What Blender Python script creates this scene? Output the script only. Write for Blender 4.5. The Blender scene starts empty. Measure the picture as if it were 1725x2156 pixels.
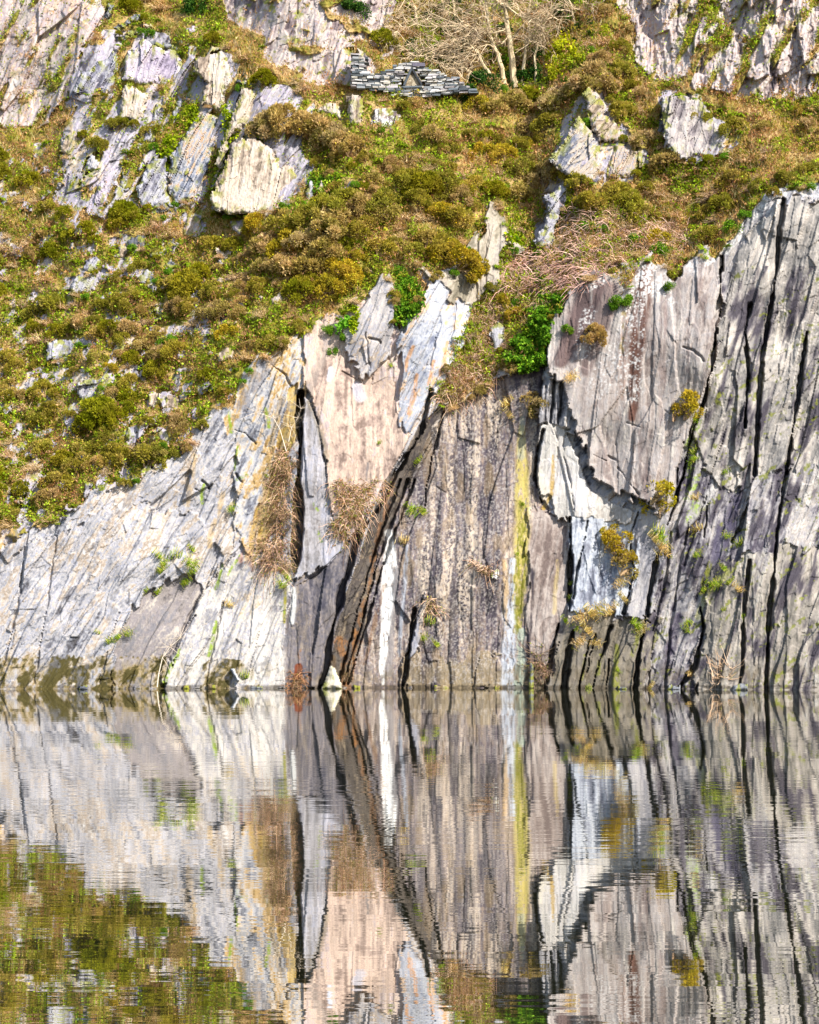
import bpy, math, random
import numpy as np
from math import radians, sin, cos, pi

# ------------------------------------------------------------------ camera, sky, sun, exposure
scene = bpy.context.scene
COL = scene.collection
CAM_D, CAM_H = 100.0, 5.0          # metres to the cliff foot, metres above the water
PXM = 43.125                       # sketch pixels (1725 wide) per metre at the cliff foot
V_H, U_C = 1233.4, 862.5           # horizon row, centre column in sketch pixels
cam = bpy.data.objects.new('camera', bpy.data.cameras.new('camera'))
COL.objects.link(cam)
cam.location = (0, -CAM_D, CAM_H)
cam.rotation_euler = (radians(90), 0, 0)
cam.data.sensor_fit = 'HORIZONTAL'
cam.data.sensor_width = 36
cam.data.lens = 90
# the sensor fit is horizontal, shift counts frame widths
cam.data.shift_y = (V_H - 1078.0) / 1725.0
cam.data.clip_end = 3000
scene.camera = cam

SUN_AZ, SUN_EL = 43.0, 40.0        # degrees to the right of the camera's back, degrees up
w = bpy.data.worlds.new('World'); scene.world = w; w.use_nodes = True
nt = w.node_tree; nt.nodes.clear()
sky = nt.nodes.new('ShaderNodeTexSky'); sky.sky_type = 'NISHITA'; sky.sun_disc = False
sky.sun_elevation = radians(SUN_EL)
sky.sun_rotation = radians(180 - SUN_AZ)
bg = nt.nodes.new('ShaderNodeBackground'); bg.inputs['Strength'].default_value = 0.13
wo = nt.nodes.new('ShaderNodeOutputWorld')
nt.links.new(sky.outputs[0], bg.inputs[0]); nt.links.new(bg.outputs[0], wo.inputs[0])
sl = bpy.data.lights.new('sun', 'SUN'); sl.energy = 4.6; sl.angle = radians(0.5); sl.color = (1.0, 0.955, 0.88)
so = bpy.data.objects.new('sun', sl); COL.objects.link(so)
so.location = (40, -60, 60)
so.rotation_euler = (radians(90 - SUN_EL), 0, radians(SUN_AZ))
scene.view_settings.view_transform = 'Standard'
scene.view_settings.look = 'None'
scene.view_settings.exposure = 1.15
scene.view_settings.gamma = 1.0
scene.cycles.max_bounces = 6
scene.cycles.diffuse_bounces = 3
scene.cycles.glossy_bounces = 3
scene.cycles.transparent_max_bounces = 4
scene.cycles.caustics_reflective = False
scene.cycles.caustics_refractive = False

# ------------------------------------------------------------------ numeric helpers
def lin(c):
    c = np.asarray(c, float) / 255.0
    return np.where(c <= 0.04045, c / 12.92, ((c + 0.055) / 1.055) ** 2.4)
ALB = 0.50                          # how a colour seen in sunlight becomes a base colour
def alb(c, k=ALB): return lin(c) * k
def albv(c): return np.minimum(lin(c) * 1.12, .75)

_T = {}
def tab(seed):
    if seed not in _T: _T[seed] = np.random.RandomState(seed).rand(4, 256, 256).astype(np.float32)
    return _T[seed]
def vn(x, y, seed=0):
    t = tab(seed)[0]
    xi = np.floor(x); yi = np.floor(y)
    fx = (x - xi); fy = (y - yi)
    fx = fx * fx * (3 - 2 * fx); fy = fy * fy * (3 - 2 * fy)
    a = xi.astype(np.int64) & 255; b = yi.astype(np.int64) & 255
    a1 = (a + 1) & 255; b1 = (b + 1) & 255
    return (t[a, b] * (1 - fx) + t[a1, b] * fx) * (1 - fy) + (t[a, b1] * (1 - fx) + t[a1, b1] * fx) * fy
def fbm(x, y, seed=0, octv=4, g=0.5):
    s = 0; a = 1.0; n = 0
    for o in range(octv):
        s = s + a * vn(x * 2 ** o + 17.3 * o, y * 2 ** o + 9.1 * o, seed + o); n += a; a *= g
    return s / n
def worley(x, y, seed=0):
    t = tab(seed)
    xi = np.floor(x).astype(np.int64); yi = np.floor(y).astype(np.int64)
    best = np.full(x.shape, 9e9); r1 = np.zeros(x.shape); r2 = np.zeros(x.shape); ox = np.zeros(x.shape); oy = np.zeros(x.shape)
    sec = np.full(x.shape, 9e9)
    for dx in (-1, 0, 1):
        for dy in (-1, 0, 1):
            a = (xi + dx) & 255; b = (yi + dy) & 255
            px = xi + dx + t[0, a, b] - x; py = yi + dy + t[1, a, b] - y
            d = px * px + py * py
            m = d < best
            sec = np.where(m, best, np.minimum(sec, d))
            best = np.where(m, d, best)
            r1 = np.where(m, t[2, a, b], r1); r2 = np.where(m, t[3, a, b], r2)
            ox = np.where(m, -px, ox); oy = np.where(m, -py, oy)
    return r1, r2, ox, oy, np.sqrt(sec) - np.sqrt(best)
def sstep(a, b, x):
    t = np.clip((x - a) / (b - a), 0, 1); return t * t * (3 - 2 * t)
def inpoly(u, v, poly):
    r = np.zeros(u.shape, bool)
    n = len(poly); j = n - 1
    for i in range(n):
        xi, yi = poly[i]; xj, yj = poly[j]
        if yi != yj:
            r ^= ((yi > v) != (yj > v)) & (u < (xj - xi) * (v - yi) / (yj - yi) + xi)
        j = i
    return r
def distline(u, v, pts):
    """distance to a polyline and the interpolated parameter (point index)"""
    best = np.full(u.shape, 1e9); par = np.zeros(u.shape)
    for i in range(len(pts) - 1):
        ax, ay = pts[i][:2]; bx, by = pts[i + 1][:2]
        dx, dy = bx - ax, by - ay
        t = np.clip(((u - ax) * dx + (v - ay) * dy) / (dx * dx + dy * dy + 1e-9), 0, 1)
        d = np.hypot(u - ax - t * dx, v - ay - t * dy)
        m = d < best
        best = np.where(m, d, best); par = np.where(m, i + t, par)
    return best, par
def box_blur(a, r, axis):
    if r < 1: return a
    pad = [(0, 0), (0, 0)]; pad[axis] = (r + 1, r)
    c = np.cumsum(np.pad(a, pad, mode='edge'), axis=axis)
    n = 2 * r + 1
    return (np.take(c, range(n, c.shape[axis]), axis=axis) - np.take(c, range(0, c.shape[axis] - n), axis=axis)) / n
def blur(a, ru, rv):
    for _ in range(2):
        a = box_blur(box_blur(a, ru, 1), rv, 0)
    return a
def s2w(u, v, y):
    k = (1 + y / CAM_D) / PXM
    return np.stack([(u - U_C) * k, y + 0 * u, CAM_H + (V_H - v) * k], -1)

def tag(o, label=None, cat=None, group=None, kind=None):
    if label: o['label'] = label
    if cat: o['category'] = cat
    if group: o['group'] = group
    if kind: o['kind'] = kind
    return o
def mk(name, V, F, mat, parent=None, cols=None, smooth=False, link=True):
    V = np.asarray(V, np.float32); me = bpy.data.meshes.new(name)
    Fs = F if isinstance(F, list) else [F]
    Fs = [np.asarray(f, np.int32) for f in Fs if len(f)]
    me.vertices.add(len(V)); me.vertices.foreach_set('co', V.ravel())
    li = np.concatenate([f.ravel() for f in Fs]); cnt = np.concatenate([np.full(len(f), f.shape[1], np.int32) for f in Fs])
    me.loops.add(len(li)); me.loops.foreach_set('vertex_index', li)
    me.polygons.add(len(cnt)); st = np.concatenate([[0], np.cumsum(cnt)[:-1]]).astype(np.int32)
    me.polygons.foreach_set('loop_start', st)
    try: me.polygons.foreach_set('loop_total', cnt)
    except Exception: pass
    me.update(calc_edges=True)
    if cols is not None:
        at = me.color_attributes.new('Col', 'FLOAT_COLOR', 'POINT')
        c4 = np.ones((len(V), 4), np.float32); c4[:, :3] = np.clip(cols, 0, 1)
        at.data.foreach_set('color', c4.ravel())
    me.polygons.foreach_set('use_smooth', np.full(len(cnt), smooth))
    me.materials.append(mat)
    o = bpy.data.objects.new(name, me)
    if link: COL.objects.link(o)
    if parent: o.parent = parent
    return o

# ------------------------------------------------------------------ materials
def N(nt, t, **kw):
    n = nt.nodes.new(t)
    for k, v in kw.items(): setattr(n, k, v)
    return n
def rock_mat(name, bump=0.35, grain=0.22):
    m = bpy.data.materials.new(name); m.use_nodes = True; t = m.node_tree; p = t.nodes['Principled BSDF']
    a = N(t, 'ShaderNodeAttribute', attribute_name='Col'); tc = N(t, 'ShaderNodeTexCoord')
    n1 = N(t, 'ShaderNodeTexNoise'); n1.inputs['Scale'].default_value = 9; n1.inputs['Detail'].default_value = 6; n1.inputs['Roughness'].default_value = 0.7
    mp = N(t, 'ShaderNodeMapping'); mp.inputs['Scale'].default_value = (1.6, 1.6, 0.45); mp.inputs['Rotation'].default_value = (0, radians(-12), 0)
    t.links.new(tc.outputs['Object'], mp.inputs[0]); t.links.new(mp.outputs[0], n1.inputs['Vector'])
    r = N(t, 'ShaderNodeMapRange'); r.inputs[1].default_value = 0.25; r.inputs[2].default_value = 0.75; r.inputs[3].default_value = 1 - grain; r.inputs[4].default_value = 1 + grain
    t.links.new(n1.outputs[0], r.inputs[0])
    x = N(t, 'ShaderNodeMix', data_type='RGBA', blend_type='MULTIPLY'); x.inputs[0].default_value = 1
    t.links.new(a.outputs['Color'], x.inputs[6]); t.links.new(r.outputs[0], x.inputs[7])
    t.links.new(x.outputs[2], p.inputs['Base Color'])
    p.inputs['Roughness'].default_value = 0.8; p.inputs['Specular IOR Level'].default_value = 0.25
    b = N(t, 'ShaderNodeBump'); b.inputs['Strength'].default_value = bump; b.inputs['Distance'].default_value = 0.08
    t.links.new(n1.outputs[0], b.inputs['Height']); t.links.new(b.outputs[0], p.inputs['Normal'])
    return m
def leaf_mat(name, trans=0.45, var=0.25):
    m = bpy.data.materials.new(name); m.use_nodes = True; t = m.node_tree; t.nodes.clear()
    a = N(t, 'ShaderNodeAttribute', attribute_name='Col'); oi = N(t, 'ShaderNodeObjectInfo')
    g = N(t, 'ShaderNodeNewGeometry')
    x = N(t, 'ShaderNodeMix', data_type='RGBA', blend_type='MULTIPLY'); x.inputs[0].default_value = 1
    t.links.new(a.outputs['Color'], x.inputs[6]); t.links.new(oi.outputs['Color'], x.inputs[7])
    r = N(t, 'ShaderNodeMapRange'); r.inputs[3].default_value = 1 - var; r.inputs[4].default_value = 1 + var
    t.links.new(g.outputs['Random Per Island'], r.inputs[0])
    y = N(t, 'ShaderNodeMix', data_type='RGBA', blend_type='MULTIPLY'); y.inputs[0].default_value = 1
    t.links.new(x.outputs[2], y.inputs[6]); t.links.new(r.outputs[0], y.inputs[7])
    d = N(t, 'ShaderNodeBsdfDiffuse'); tr = N(t, 'ShaderNodeBsdfTranslucent'); mx = N(t, 'ShaderNodeMixShader'); mx.inputs[0].default_value = trans
    o = N(t, 'ShaderNodeOutputMaterial')
    t.links.new(y.outputs[2], d.inputs[0]); t.links.new(y.outputs[2], tr.inputs[0])
    t.links.new(d.outputs[0], mx.inputs[1]); t.links.new(tr.outputs[0], mx.inputs[2]); t.links.new(mx.outputs[0], o.inputs[0])
    return m
M_ROCK = rock_mat('slate_rock'); M_SOIL = rock_mat('mossy_soil', 0.6, 0.35); M_WALL = rock_mat('wall_slate', 0.3, 0.2)
M_LEAF = leaf_mat('leaf'); M_TWIG = leaf_mat('twig', 0.0, 0.3); M_BARK = rock_mat('bark', 0.4, 0.25)
# ------------------------------------------------------------------ the rock and hill surface
ST = 1.5
U0, U1, V0, V1 = -320, 2050, -230, 1500
gu = np.arange(U0, U1 + 1, ST); gv = np.arange(V0, V1 + 1, ST)
GU, GV = np.meshgrid(gu, gv)                       # rows go down the picture
SH = GU.shape
CLIFF = [(-400,1215),(-100,1190),(0,1150),(100,1110),(164,1075),(189,1043),(217,1031),(283,1019),(322,987),(367,970),(402,949),(409,914),(437,886),
 (462,854),(497,851),(507,802),(549,753),(612,718),(639,698),(723,668),(737,642),(779,621),(814,580),(828,611),(831,681),(848,690),(880,630),(898,604),(863,541),
 (880,545),(915,586),(950,580),(985,527),(1024,460),(1034,432),(1052,436),(1062,464),(1069,495),(1115,520),(1048,541),(1048,597),(1031,611),(999,642),(982,688),(954,725),
 (940,788),(908,820),(933,858),(982,851),(1010,823),(1045,805),(1059,781),(1094,781),(1139,770),(1152,719),(1171,657),(1197,615),(1236,585),(1285,572),
 (1321,615),(1347,569),(1370,540),(1386,553),(1418,579),(1451,556),(1490,530),(1516,540),(1542,507),(1561,468),(1581,436),(1640,400),(1750,380),(2200,340),(2200,1700),(-400,1700)]
CRAG_L = [(455,-300),(465,0),(515,60),(560,80),(545,120),(640,165),(735,172),(790,155),(848,70),(830,10),(850,-300)]
CRAG_R = [(1255,-300),(1275,0),(1330,60),(1355,160),(1480,190),(1581,205),(2200,230),(2200,-300)]
CRAG_W = [(-400,-300),(150,-300),(205,0),(240,40),(165,110),(150,180),(100,260),(-400,300)]
w1 = (fbm(GU / 26, GV / 40, 11, 3) - .5) * 34
w2 = (fbm(GU / 26, GV / 40, 31, 3) - .5) * 34
ja, jb, _, _, _ = worley((GU + .3 * GV) / 10, (GV - .1 * GU) / 26, 41)
ja2, jb2, _, _, _ = worley((GU + .3 * GV) / 24, (GV - .1 * GU) / 60, 43)
wj1 = w1 * .8 + (ja - .5) * 11 + (ja2 - .5) * 26; wj2 = w2 * .8 + (jb - .5) * 14 + (jb2 - .5) * 46      # angular, blocky edges
WU, WV = GU + wj1 * .5, GV + wj2 * .55
cliff = inpoly(WU, WV, CLIFF)
CRAG_U = [(120,330),(150,180),(165,110),(240,75),(300,62),(400,95),(470,100),(500,160),(600,185),(660,215),(640,300),(650,390),(600,445),(520,455),(440,450),(400,430),(300,450),(180,450),(120,440)]
CRAG_P = [(1150,360),(1180,270),(1235,170),(1280,195),(1330,290),(1370,330),(1330,385),(1210,395),(1190,520),(1120,530),(1130,440)]
CRAG_F = [(1380,250),(1395,195),(1480,200),(1560,290),(1550,330),(1440,350),(1395,320)]
wa1 = (fbm(GU / 60, GV / 60, 13, 5, .6) - .5) * 110
wa2 = (fbm(GU / 60, GV / 60, 33, 5, .6) - .5) * 80
WUa, WVa = GU + wa1, GV + wa2
gapn = fbm((GU + .5 * GV) / 26, GV / 85, 35, 4, .6)      # slanting bands of growth between the ribs
low = inpoly(WUa, WVa, CRAG_U) & (gapn > .415) | inpoly(WUa * .6 + GU * .4, WVa * .6 + GV * .4, CRAG_P) & (gapn > .40) | inpoly(WUa * .6 + GU * .4, WVa * .6 + GV * .4, CRAG_F) & (gapn > .36)
scree = (fbm((GU + .4 * GV) / 20, GV / 24, 37, 4, .6) + .09 * sstep(520, 300, GU) * sstep(400, 520, GV) - .30 * sstep(450, 640, GU) > .645) & (GV > 300)
high = (inpoly(WUa * .5 + GU * .5, WVa * .5 + GV * .5, CRAG_L) & (fbm((GU - .6 * GV) / 40, GV / 26, 36, 4) > .36)) | (inpoly(WUa * .7 + GU * .3, WVa * .7 + GV * .3, CRAG_R) & (gapn > .40)) | inpoly(WUa * .5 + GU * .5, WVa * .5 + GV * .5, CRAG_W) & (gapn > .42)
crag = high | low | (scree & ~cliff)
K = np.where(cliff, 0.13, 0.78)
K = np.where((GV < 180) & ~cliff, 0.85, K)
K = np.where(high, 0.25, K); K = np.where(low & (GV < 460), 0.5, K)
K = np.where((GV > 1449), 0.05, K)
K = blur(K, 12, 5)
dz = ST / PXM
Yb = np.cumsum((K * dz)[::-1], axis=0)[::-1]
i0 = int((1449 - V0) / ST)
Yb = Yb - Yb[i0:i0 + 1]
Yb = Yb * (1 + Yb / CAM_D * .6)
Yb = blur(Yb, 29, 11)
Yb += (fbm(GU / 240, GV / 240, 5, 3) - .5) * 2.2 * sstep(1449, 1200, GV) 
Yb += sstep(1150, 1700, GU) * -1.5 + sstep(560, 200, GU) * -0.6   # the right mass stands forward

P = np.zeros(SH)                                    # how far the rock stands out towards the lake, metres
C = np.zeros(SH + (3,)); C[:] = alb((150, 132, 80))

def ramp(n, cols, k=ALB, sat=1.4):
    cs = np.array([alb(c, k) for c in cols]); lu = cs @ np.array([.3, .59, .11]); cs = np.maximum(lu[:, None] + (cs - lu[:, None]) * sat, .004); xs = np.linspace(0, 1, len(cs))
    return np.stack([np.interp(n, xs, cs[:, i]) for i in range(3)], -1)
def rockskin(u, v, lean, rough, seed, scale=1.0, asp=1.0):
    """split slate: depth (m) and a 0..1 colour number, in long facets along the cleavage"""
    s = u + lean * v
    s = s + 16 * (fbm(u / 110, v / 260, seed + 1, 3) - .5) * 2
    t = (v - lean * u * .3) / asp
    a1, b1, ox1, oy1, _ = worley(s / (58 * scale), t / (300 * scale), seed + 2)
    a2, b2, ox2, oy2, _ = worley(s / (21 * scale) + .3 * b1, t / (130 * scale), seed + 3)
    a3, b3, ox3, oy3, e3 = worley(s / (8 * scale) + .4 * b2, t / (60 * scale), seed + 4)
    a4, b4, ox4, oy4, e4 = worley((s + 6 * b2) / (15 * scale), (v + .5 * s) / (19 * scale), seed + 6)      # cross joints break the cleavage into blocks
    d = .34 * (a1 - .5) + .42 * (b1 - .5) * ox1 + .25 * (a1 - .3) * oy1
    d = d + .13 * (a2 - .5) + .16 * (b2 - .5) * ox2 + .12 * (a2 - .5) * oy2
    d = d + .05 * (a3 - .5) + .06 * (b3 - .5) * ox3
    d = d + .05 * (a4 - .5) + .10 * (b4 - .5) * oy4
    d = d * rough + .05 * (fbm(s / 9, t / 30, seed + 9, 3) - .5) * (.4 + rough)
    st = fbm(s / 7, t / 150, seed + 12, 4, .6)
    mo = fbm(u / 60, v / 90, seed + 16, 4)
    m2 = fbm((u + .4 * lean * v) / 11, v / 17, seed + 23, 4, .62)
    n = .24 * a2 + .15 * a3 + .16 * b1 + .17 * a4 + .62 * (st - .5) + .65 * (mo - .5) + .62 * (m2 - .5) + .12
    gr = fbm(u / 3.2, v / 4.5, seed + 20, 2)
    n = n + .34 * (gr - .5)
    return d * scale ** .3, np.clip(n * 1.15 - .07, 0, 1)
def region(poly, cols, lean=.1, rough=1., p=0., seed=1, gx=0., gz=0., warp=.5, scale=1., edge=None):
    us = [q[0] for q in poly]; vs = [q[1] for q in poly]
    a = max(0, int((min(us) - 30 - U0) / ST)); b = min(SH[1], int((max(us) + 30 - U0) / ST))
    c = max(0, int((min(vs) - 30 - V0) / ST)); d = min(SH[0], int((max(vs) + 30 - V0) / ST))
    sl_ = (slice(c, d), slice(a, b))
    m = inpoly(GU[sl_] + wj1[sl_] * warp, GV[sl_] + wj2[sl_] * warp, poly)
    u, v = GU[sl_][m], GV[sl_][m]
    dep, n = rockskin(u, v, lean, rough, seed * 37, scale)
    sub = P[sl_]; cu, cv = sum(us) / len(us), sum(vs) / len(vs)
    sub[m] = p + dep + gx * (u - cu) / PXM + gz * (cv - v) / PXM
    cs = C[sl_]; cs[m] = ramp(n, cols)
    return sl_, m
def stroke(pts, col, wd, a=1., br=0., fu=5., fv=22., soft=.5, seed=3, k=ALB, only=True):
    us = [q[0] for q in pts]; vs = [q[1] for q in pts]
    ws = np.array(wd if isinstance(wd, (list, tuple)) else [wd] * len(pts), float); mw = ws.max() + 6
    i, j = max(0, int((min(us) - mw - U0) / ST)), min(SH[1], int((max(us) + mw - U0) / ST) + 1)
    g, h = max(0, int((min(vs) - mw - V0) / ST)), min(SH[0], int((max(vs) + mw - V0) / ST) + 1)
    s_ = (slice(g, h), slice(i, j)); u, v = GU[s_], GV[s_]
    d, par = distline(u + w1[s_] * .3, v, pts)
    wl = np.interp(par, range(len(ws)), ws)
    m = 1 - sstep(wl * (1 - soft), wl, d)
    if br > 0: m = m * sstep(br - .09, br + .09, fbm(u / fu, v / fv, seed, 4, .6))
    if only: m = m * cliff[s_]
    m = (m * a)[..., None]
    C[s_] = C[s_] * (1 - m) + alb(col, k) * m
def crack(pts, wd, dep, soft=.6):
    dep = dep * .5 if dep < .55 else dep
    us = [q[0] for q in pts]; vs = [q[1] for q in pts]
    ws = np.array(wd if isinstance(wd, (list, tuple)) else [wd] * len(pts), float); mw = ws.max() + 8
    i, j = max(0, int((min(us) - mw - U0) / ST)), min(SH[1], int((max(us) + mw - U0) / ST) + 1)
    g, h = max(0, int((min(vs) - mw - V0) / ST)), min(SH[0], int((max(vs) + mw - V0) / ST) + 1)
    s_ = (slice(g, h), slice(i, j)); u, v = GU[s_], GV[s_]
    d, par = distline(u + w1[s_] * .16 + (vn(u / 5, v / 12, 78) - .5) * 4, v, pts)
    wl = np.interp(par, range(len(ws)), ws) * (.15 + .85 * sstep(.25, .7, vn(u / 30, v / 50, 77))) + .01
    P[s_] -= dep * (1 - sstep(wl * (1 - soft), wl, d))

# hill ground
hd, hn = rockskin(GU, GV, .5, .8, 900, 1.0)
P += (fbm(GU / 30, GV / 24, 83, 4) - .45) * 1.3
hp = fbm(GU / 45, GV / 35, 70, 4); hq = fbm(GU / 12, GV / 10, 75, 3)
C[:] = ramp(np.clip(hp * 1.3 - .15 + .4 * (hq - .5), 0, 1), [(92, 94, 26), (120, 116, 34), (142, 126, 54), (172, 142, 92), (186, 156, 110)], .75, 1.0)
P[:] = hd * .5 + (fbm(GU / 30, GV / 24, 83, 4) - .5) * 1.2
PAL_LEFT = [(84, 82, 84), (138, 138, 146), (184, 184, 188), (214, 208, 204), (176, 178, 190), (222, 216, 210), (206, 192, 178), (172, 158, 146), (230, 226, 222)]
PAL_PINK = [(140, 124, 116), (188, 170, 160), (218, 198, 184), (226, 206, 192), (200, 188, 190), (232, 216, 202)]
PAL_BLUE = [(122, 126, 142), (168, 172, 184), (206, 206, 208), (182, 186, 198), (222, 212, 204), (224, 188, 150), (210, 206, 206)]
PAL_DARK = [(62, 56, 60), (98, 90, 98), (130, 120, 118), (164, 148, 136), (116, 110, 120), (186, 170, 156), (216, 200, 182)]
PAL_MIDG = [(96, 92, 94), (140, 134, 132), (170, 162, 158), (150, 144, 146), (196, 188, 180), (212, 202, 192)]
PAL_BUTT = [(140, 128, 124), (176, 166, 160), (200, 190, 184), (190, 184, 182), (214, 206, 198), (226, 218, 210)]
PAL_RIBS = [(84, 80, 90), (130, 126, 130), (168, 164, 166), (196, 192, 190), (178, 170, 164), (216, 212, 206), (230, 226, 220)]
PAL_COLD = [(150, 152, 162), (190, 194, 202), (212, 214, 218), (226, 226, 226), (206, 204, 200)]
PAL_CRAG = [(128, 116, 118), (180, 166, 164), (210, 198, 192), (224, 214, 206), (196, 184, 190), (216, 190, 166), (234, 226, 220)]
PAL_RIB2 = [(40, 36, 36), (78, 72, 70), (112, 104, 96), (66, 60, 58), (140, 128, 114), (172, 158, 138)]

def skin_on(mask, cols, lean, rough, p, seed, scale=1., asp=.6):
    u, v = GU[mask], GV[mask]; dep, n = rockskin(u, v, lean, rough, seed, scale, asp); P[mask] = p + dep; C[mask] = ramp(n, cols)
skin_on(crag, [(96,92,98),(160,156,162),(200,196,198),(186,178,194),(216,210,204),(220,196,168),(232,226,218)], .5, 1.6, .14, 801, .8)
skin_on(high, PAL_CRAG, .35, 1.6, -.05, 802, .9)
mR = high & (GU > 1200); skin_on(mR, [(70, 66, 72)] + PAL_CRAG, .15, 2.4, -.1, 803, .8, .4)
moss = sstep(.52, .62, fbm(GU / 14, GV / 11, 55, 4, .6)) * sstep(.55, .40, gapn)
mm = (moss * (crag & ~cliff) * .9)[..., None]; C[:] = C * (1 - mm) + alb((134, 136, 36), .75) * mm
region(CLIFF, PAL_LEFT, .62, 1.1, 0, 5)
# left part: bands
region([(-400,1240),(0,1190),(160,1100),(300,1060),(420,1090),(470,1180),(430,1260),(340,1440),(330,1470),(-400,1500)], PAL_LEFT, .62, 1.1, .1, 6)
region([(225,1440),(275,1290),(330,1240),(400,1200),(432,1240),(345,1420),(335,1450)], PAL_MIDG, .55, .6, -.1, 7)
region([(345,1440),(420,1265),(480,1180),(540,1160),(612,1235),(605,1450),(345,1452)], [(104,100,104),(160,158,162),(204,200,198),(228,220,208),(180,180,190),(236,228,218),(212,194,172)], .42, .85, .15, 8)
region([(470,850),(500,850),(512,800),(560,750),(640,700),(640,840),(612,960),(545,1180),(490,1110),(500,980)], [(96,94,100),(146,148,156),(190,190,194),(218,212,206),(208,182,146),(172,146,104),(220,208,192)], .42, 1., .15, 9)
region([(580,950),(605,830),(632,800),(628,900),(600,1010),(560,1140),(530,1200),(535,1110)], [(150,124,84),(196,170,120),(216,196,156),(176,146,104),(222,206,180)], .32, .5, .0, 10)
# central pale slab and its blue spires
region([(640,700),(700,655),(723,668),(737,642),(779,621),(814,580),(828,611),(832,690),(850,700),(880,630),(915,586),(985,600),(1000,642),(975,726),(940,790),(908,822),
 (890,870),(850,940),(825,1000),(800,1044),(762,1100),(733,1140),(702,1092),(690,990),(672,900),(658,830),(640,810)], PAL_PINK, .06, .55, .30, 12, gz=-.01, warp=.3)
region([(715,690),(779,621),(814,580),(828,611),(834,700),(812,760),(770,790),(740,760)], [(150,148,150),(190,186,186),(214,206,200),(176,176,184),(206,190,172),(224,216,210)], .5, .9, .65, 13)
region([(846,800),(838,720),(860,680),(880,630),(898,604),(915,586),(985,560),(1000,642),(975,726),(930,800),(900,850),(862,925),(848,890)], PAL_BLUE, .5, 1.1, .45, 14)
region([(863,541),(880,545),(915,586),(950,580),(985,527),(1024,460),(1034,432),(1052,436),(1062,464),(1069,495),(1115,520),(1048,541),(1048,597),(1031,611),(999,642),(960,640),(915,600)],
 [(130,124,112),(172,164,150),(202,192,180),(160,154,148),(220,212,200)], .18, 1.2, .5, 15)
region([(638,832),(650,840),(672,900),(688,1000),(700,1090),(733,1140),(700,1180),(650,1215),(624,1232),(626,1060),(634,1000)], [(140,134,132),(176,172,172),(200,196,198),(182,182,192),(216,208,200)], .05, .35, .30, 16, warp=.1)
region([(618,1240),(624,1232),(700,1180),(740,1130),(772,1095),(722,1300),(690,1455),(596,1455),(600,1300)], [(84,82,90),(118,114,118),(150,142,138),(128,124,130),(178,166,154),(110,104,104)], .1, .6, .0, 18)
region([(828,1000),(880,905),(932,850),(945,870),(900,960),(850,1040),(815,1110),(790,1200),(758,1340),(735,1455),(678,1455),(715,1310),(760,1160),(790,1080)], PAL_RIB2, .36, 1.1, -.15, 19, warp=.3)
# dark streaked wall
region([(932,858),(982,851),(1010,823),(1045,805),(1094,785),(1139,772),(1147,830),(1140,900),(1132,1010),(1140,1050),(1165,1080),(1195,1090),(1205,1200),(1190,1300),(1160,1460),
 (735,1460),(758,1340),(790,1200),(815,1110),(850,1040),(900,960),(945,870)], PAL_DARK, .03, .75, -.25, 20, warp=.3)
region([(858,1460),(880,1290),(900,1260),(888,1330),(866,1460)], [(150,150,158),(190,190,198),(206,204,204)], .2, .4, .1, 21)
region([(850,1395),(960,1385),(1010,1388),(1080,1400),(1140,1410),(1150,1460),(845,1460)], [(112,100,84),(146,132,112),(168,154,132),(130,120,106),(190,174,150)], .03, .6, -.22, 22, warp=.8)
region([(1112,1060),(1165,1080),(1195,1090),(1203,1200),(1190,1300),(1160,1400),(1112,1400)], [(118,106,102),(156,144,138),(186,176,170),(204,194,186),(170,158,148)], .06, .6, -.1, 23)
# right mass
region([(1518,545),(1542,507),(1581,436),(2200,330),(2200,1500),(1150,1500),(1190,1300),(1215,1290),(1315,1290),(1370,1200),(1410,1065),(1455,900),(1505,740)], [(58,54,64)] + PAL_RIBS, .3, 1.5, .1, 25)
region([(1500,760),(1530,620),(1560,520),(1640,430),(2200,340),(2200,900),(1600,1000),(1540,1050),(1480,980),(1460,900)], [(120,118,118),(160,156,152),(190,184,178),(212,204,196),(226,220,212)], .25, 1.4, .15, 26)
region([(1480,1330),(1500,1200),(1581,1160),(1800,1150),(1800,1500),(1470,1500),(1460,1400)], [(130,126,120),(160,154,146),(186,178,170),(204,198,188),(176,172,172)], .15, 1.1, .22, 27)
region([(1190,1296),(1330,1300),(1400,1310),(1370,1390),(1340,1480),(1140,1480)], [(86,82,76),(120,114,104),(152,144,132),(134,128,122),(176,168,156)], .24, 1., .2, 28)
region([(1208,1088),(1340,1075),(1400,1080),(1365,1200),(1318,1294),(1215,1290),(1197,1282)], [(110,112,122)] + PAL_COLD, .1, .9, .3, 29, warp=.4)
region([(1330,1090),(1400,1080),(1412,1110),(1395,1200),(1372,1300),(1318,1300),(1350,1180)], [(130,128,134),(166,164,168),(190,186,186),(206,202,198)], .3, .8, .5, 30, warp=.3)
region([(1140,900),(1150,890),(1192,905),(1214,960),(1242,1030),(1300,1060),(1352,1075),(1342,1100),(1212,1092),(1175,1090),(1160,1050),(1136,1040),(1130,1000)], [(180,174,168),(206,202,196),(222,216,210),(210,208,210),(236,230,222)], .12, .6, .25, 31, warp=.3)
region([(1152,719),(1171,657),(1197,615),(1236,585),(1285,572),(1370,540),(1418,579),(1451,556),(1490,530),(1516,545),(1518,640),(1505,740),(1480,830),(1455,900),(1440,960),(1410,1062),
 (1400,1085),(1352,1062),(1320,1048),(1290,1028),(1262,1006),(1240,985),(1225,940),(1212,895),(1190,850),(1180,800),(1160,790),(1146,772)], PAL_BUTT, .1, .62, .9, 32, warp=.5, gz=.015)
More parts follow.
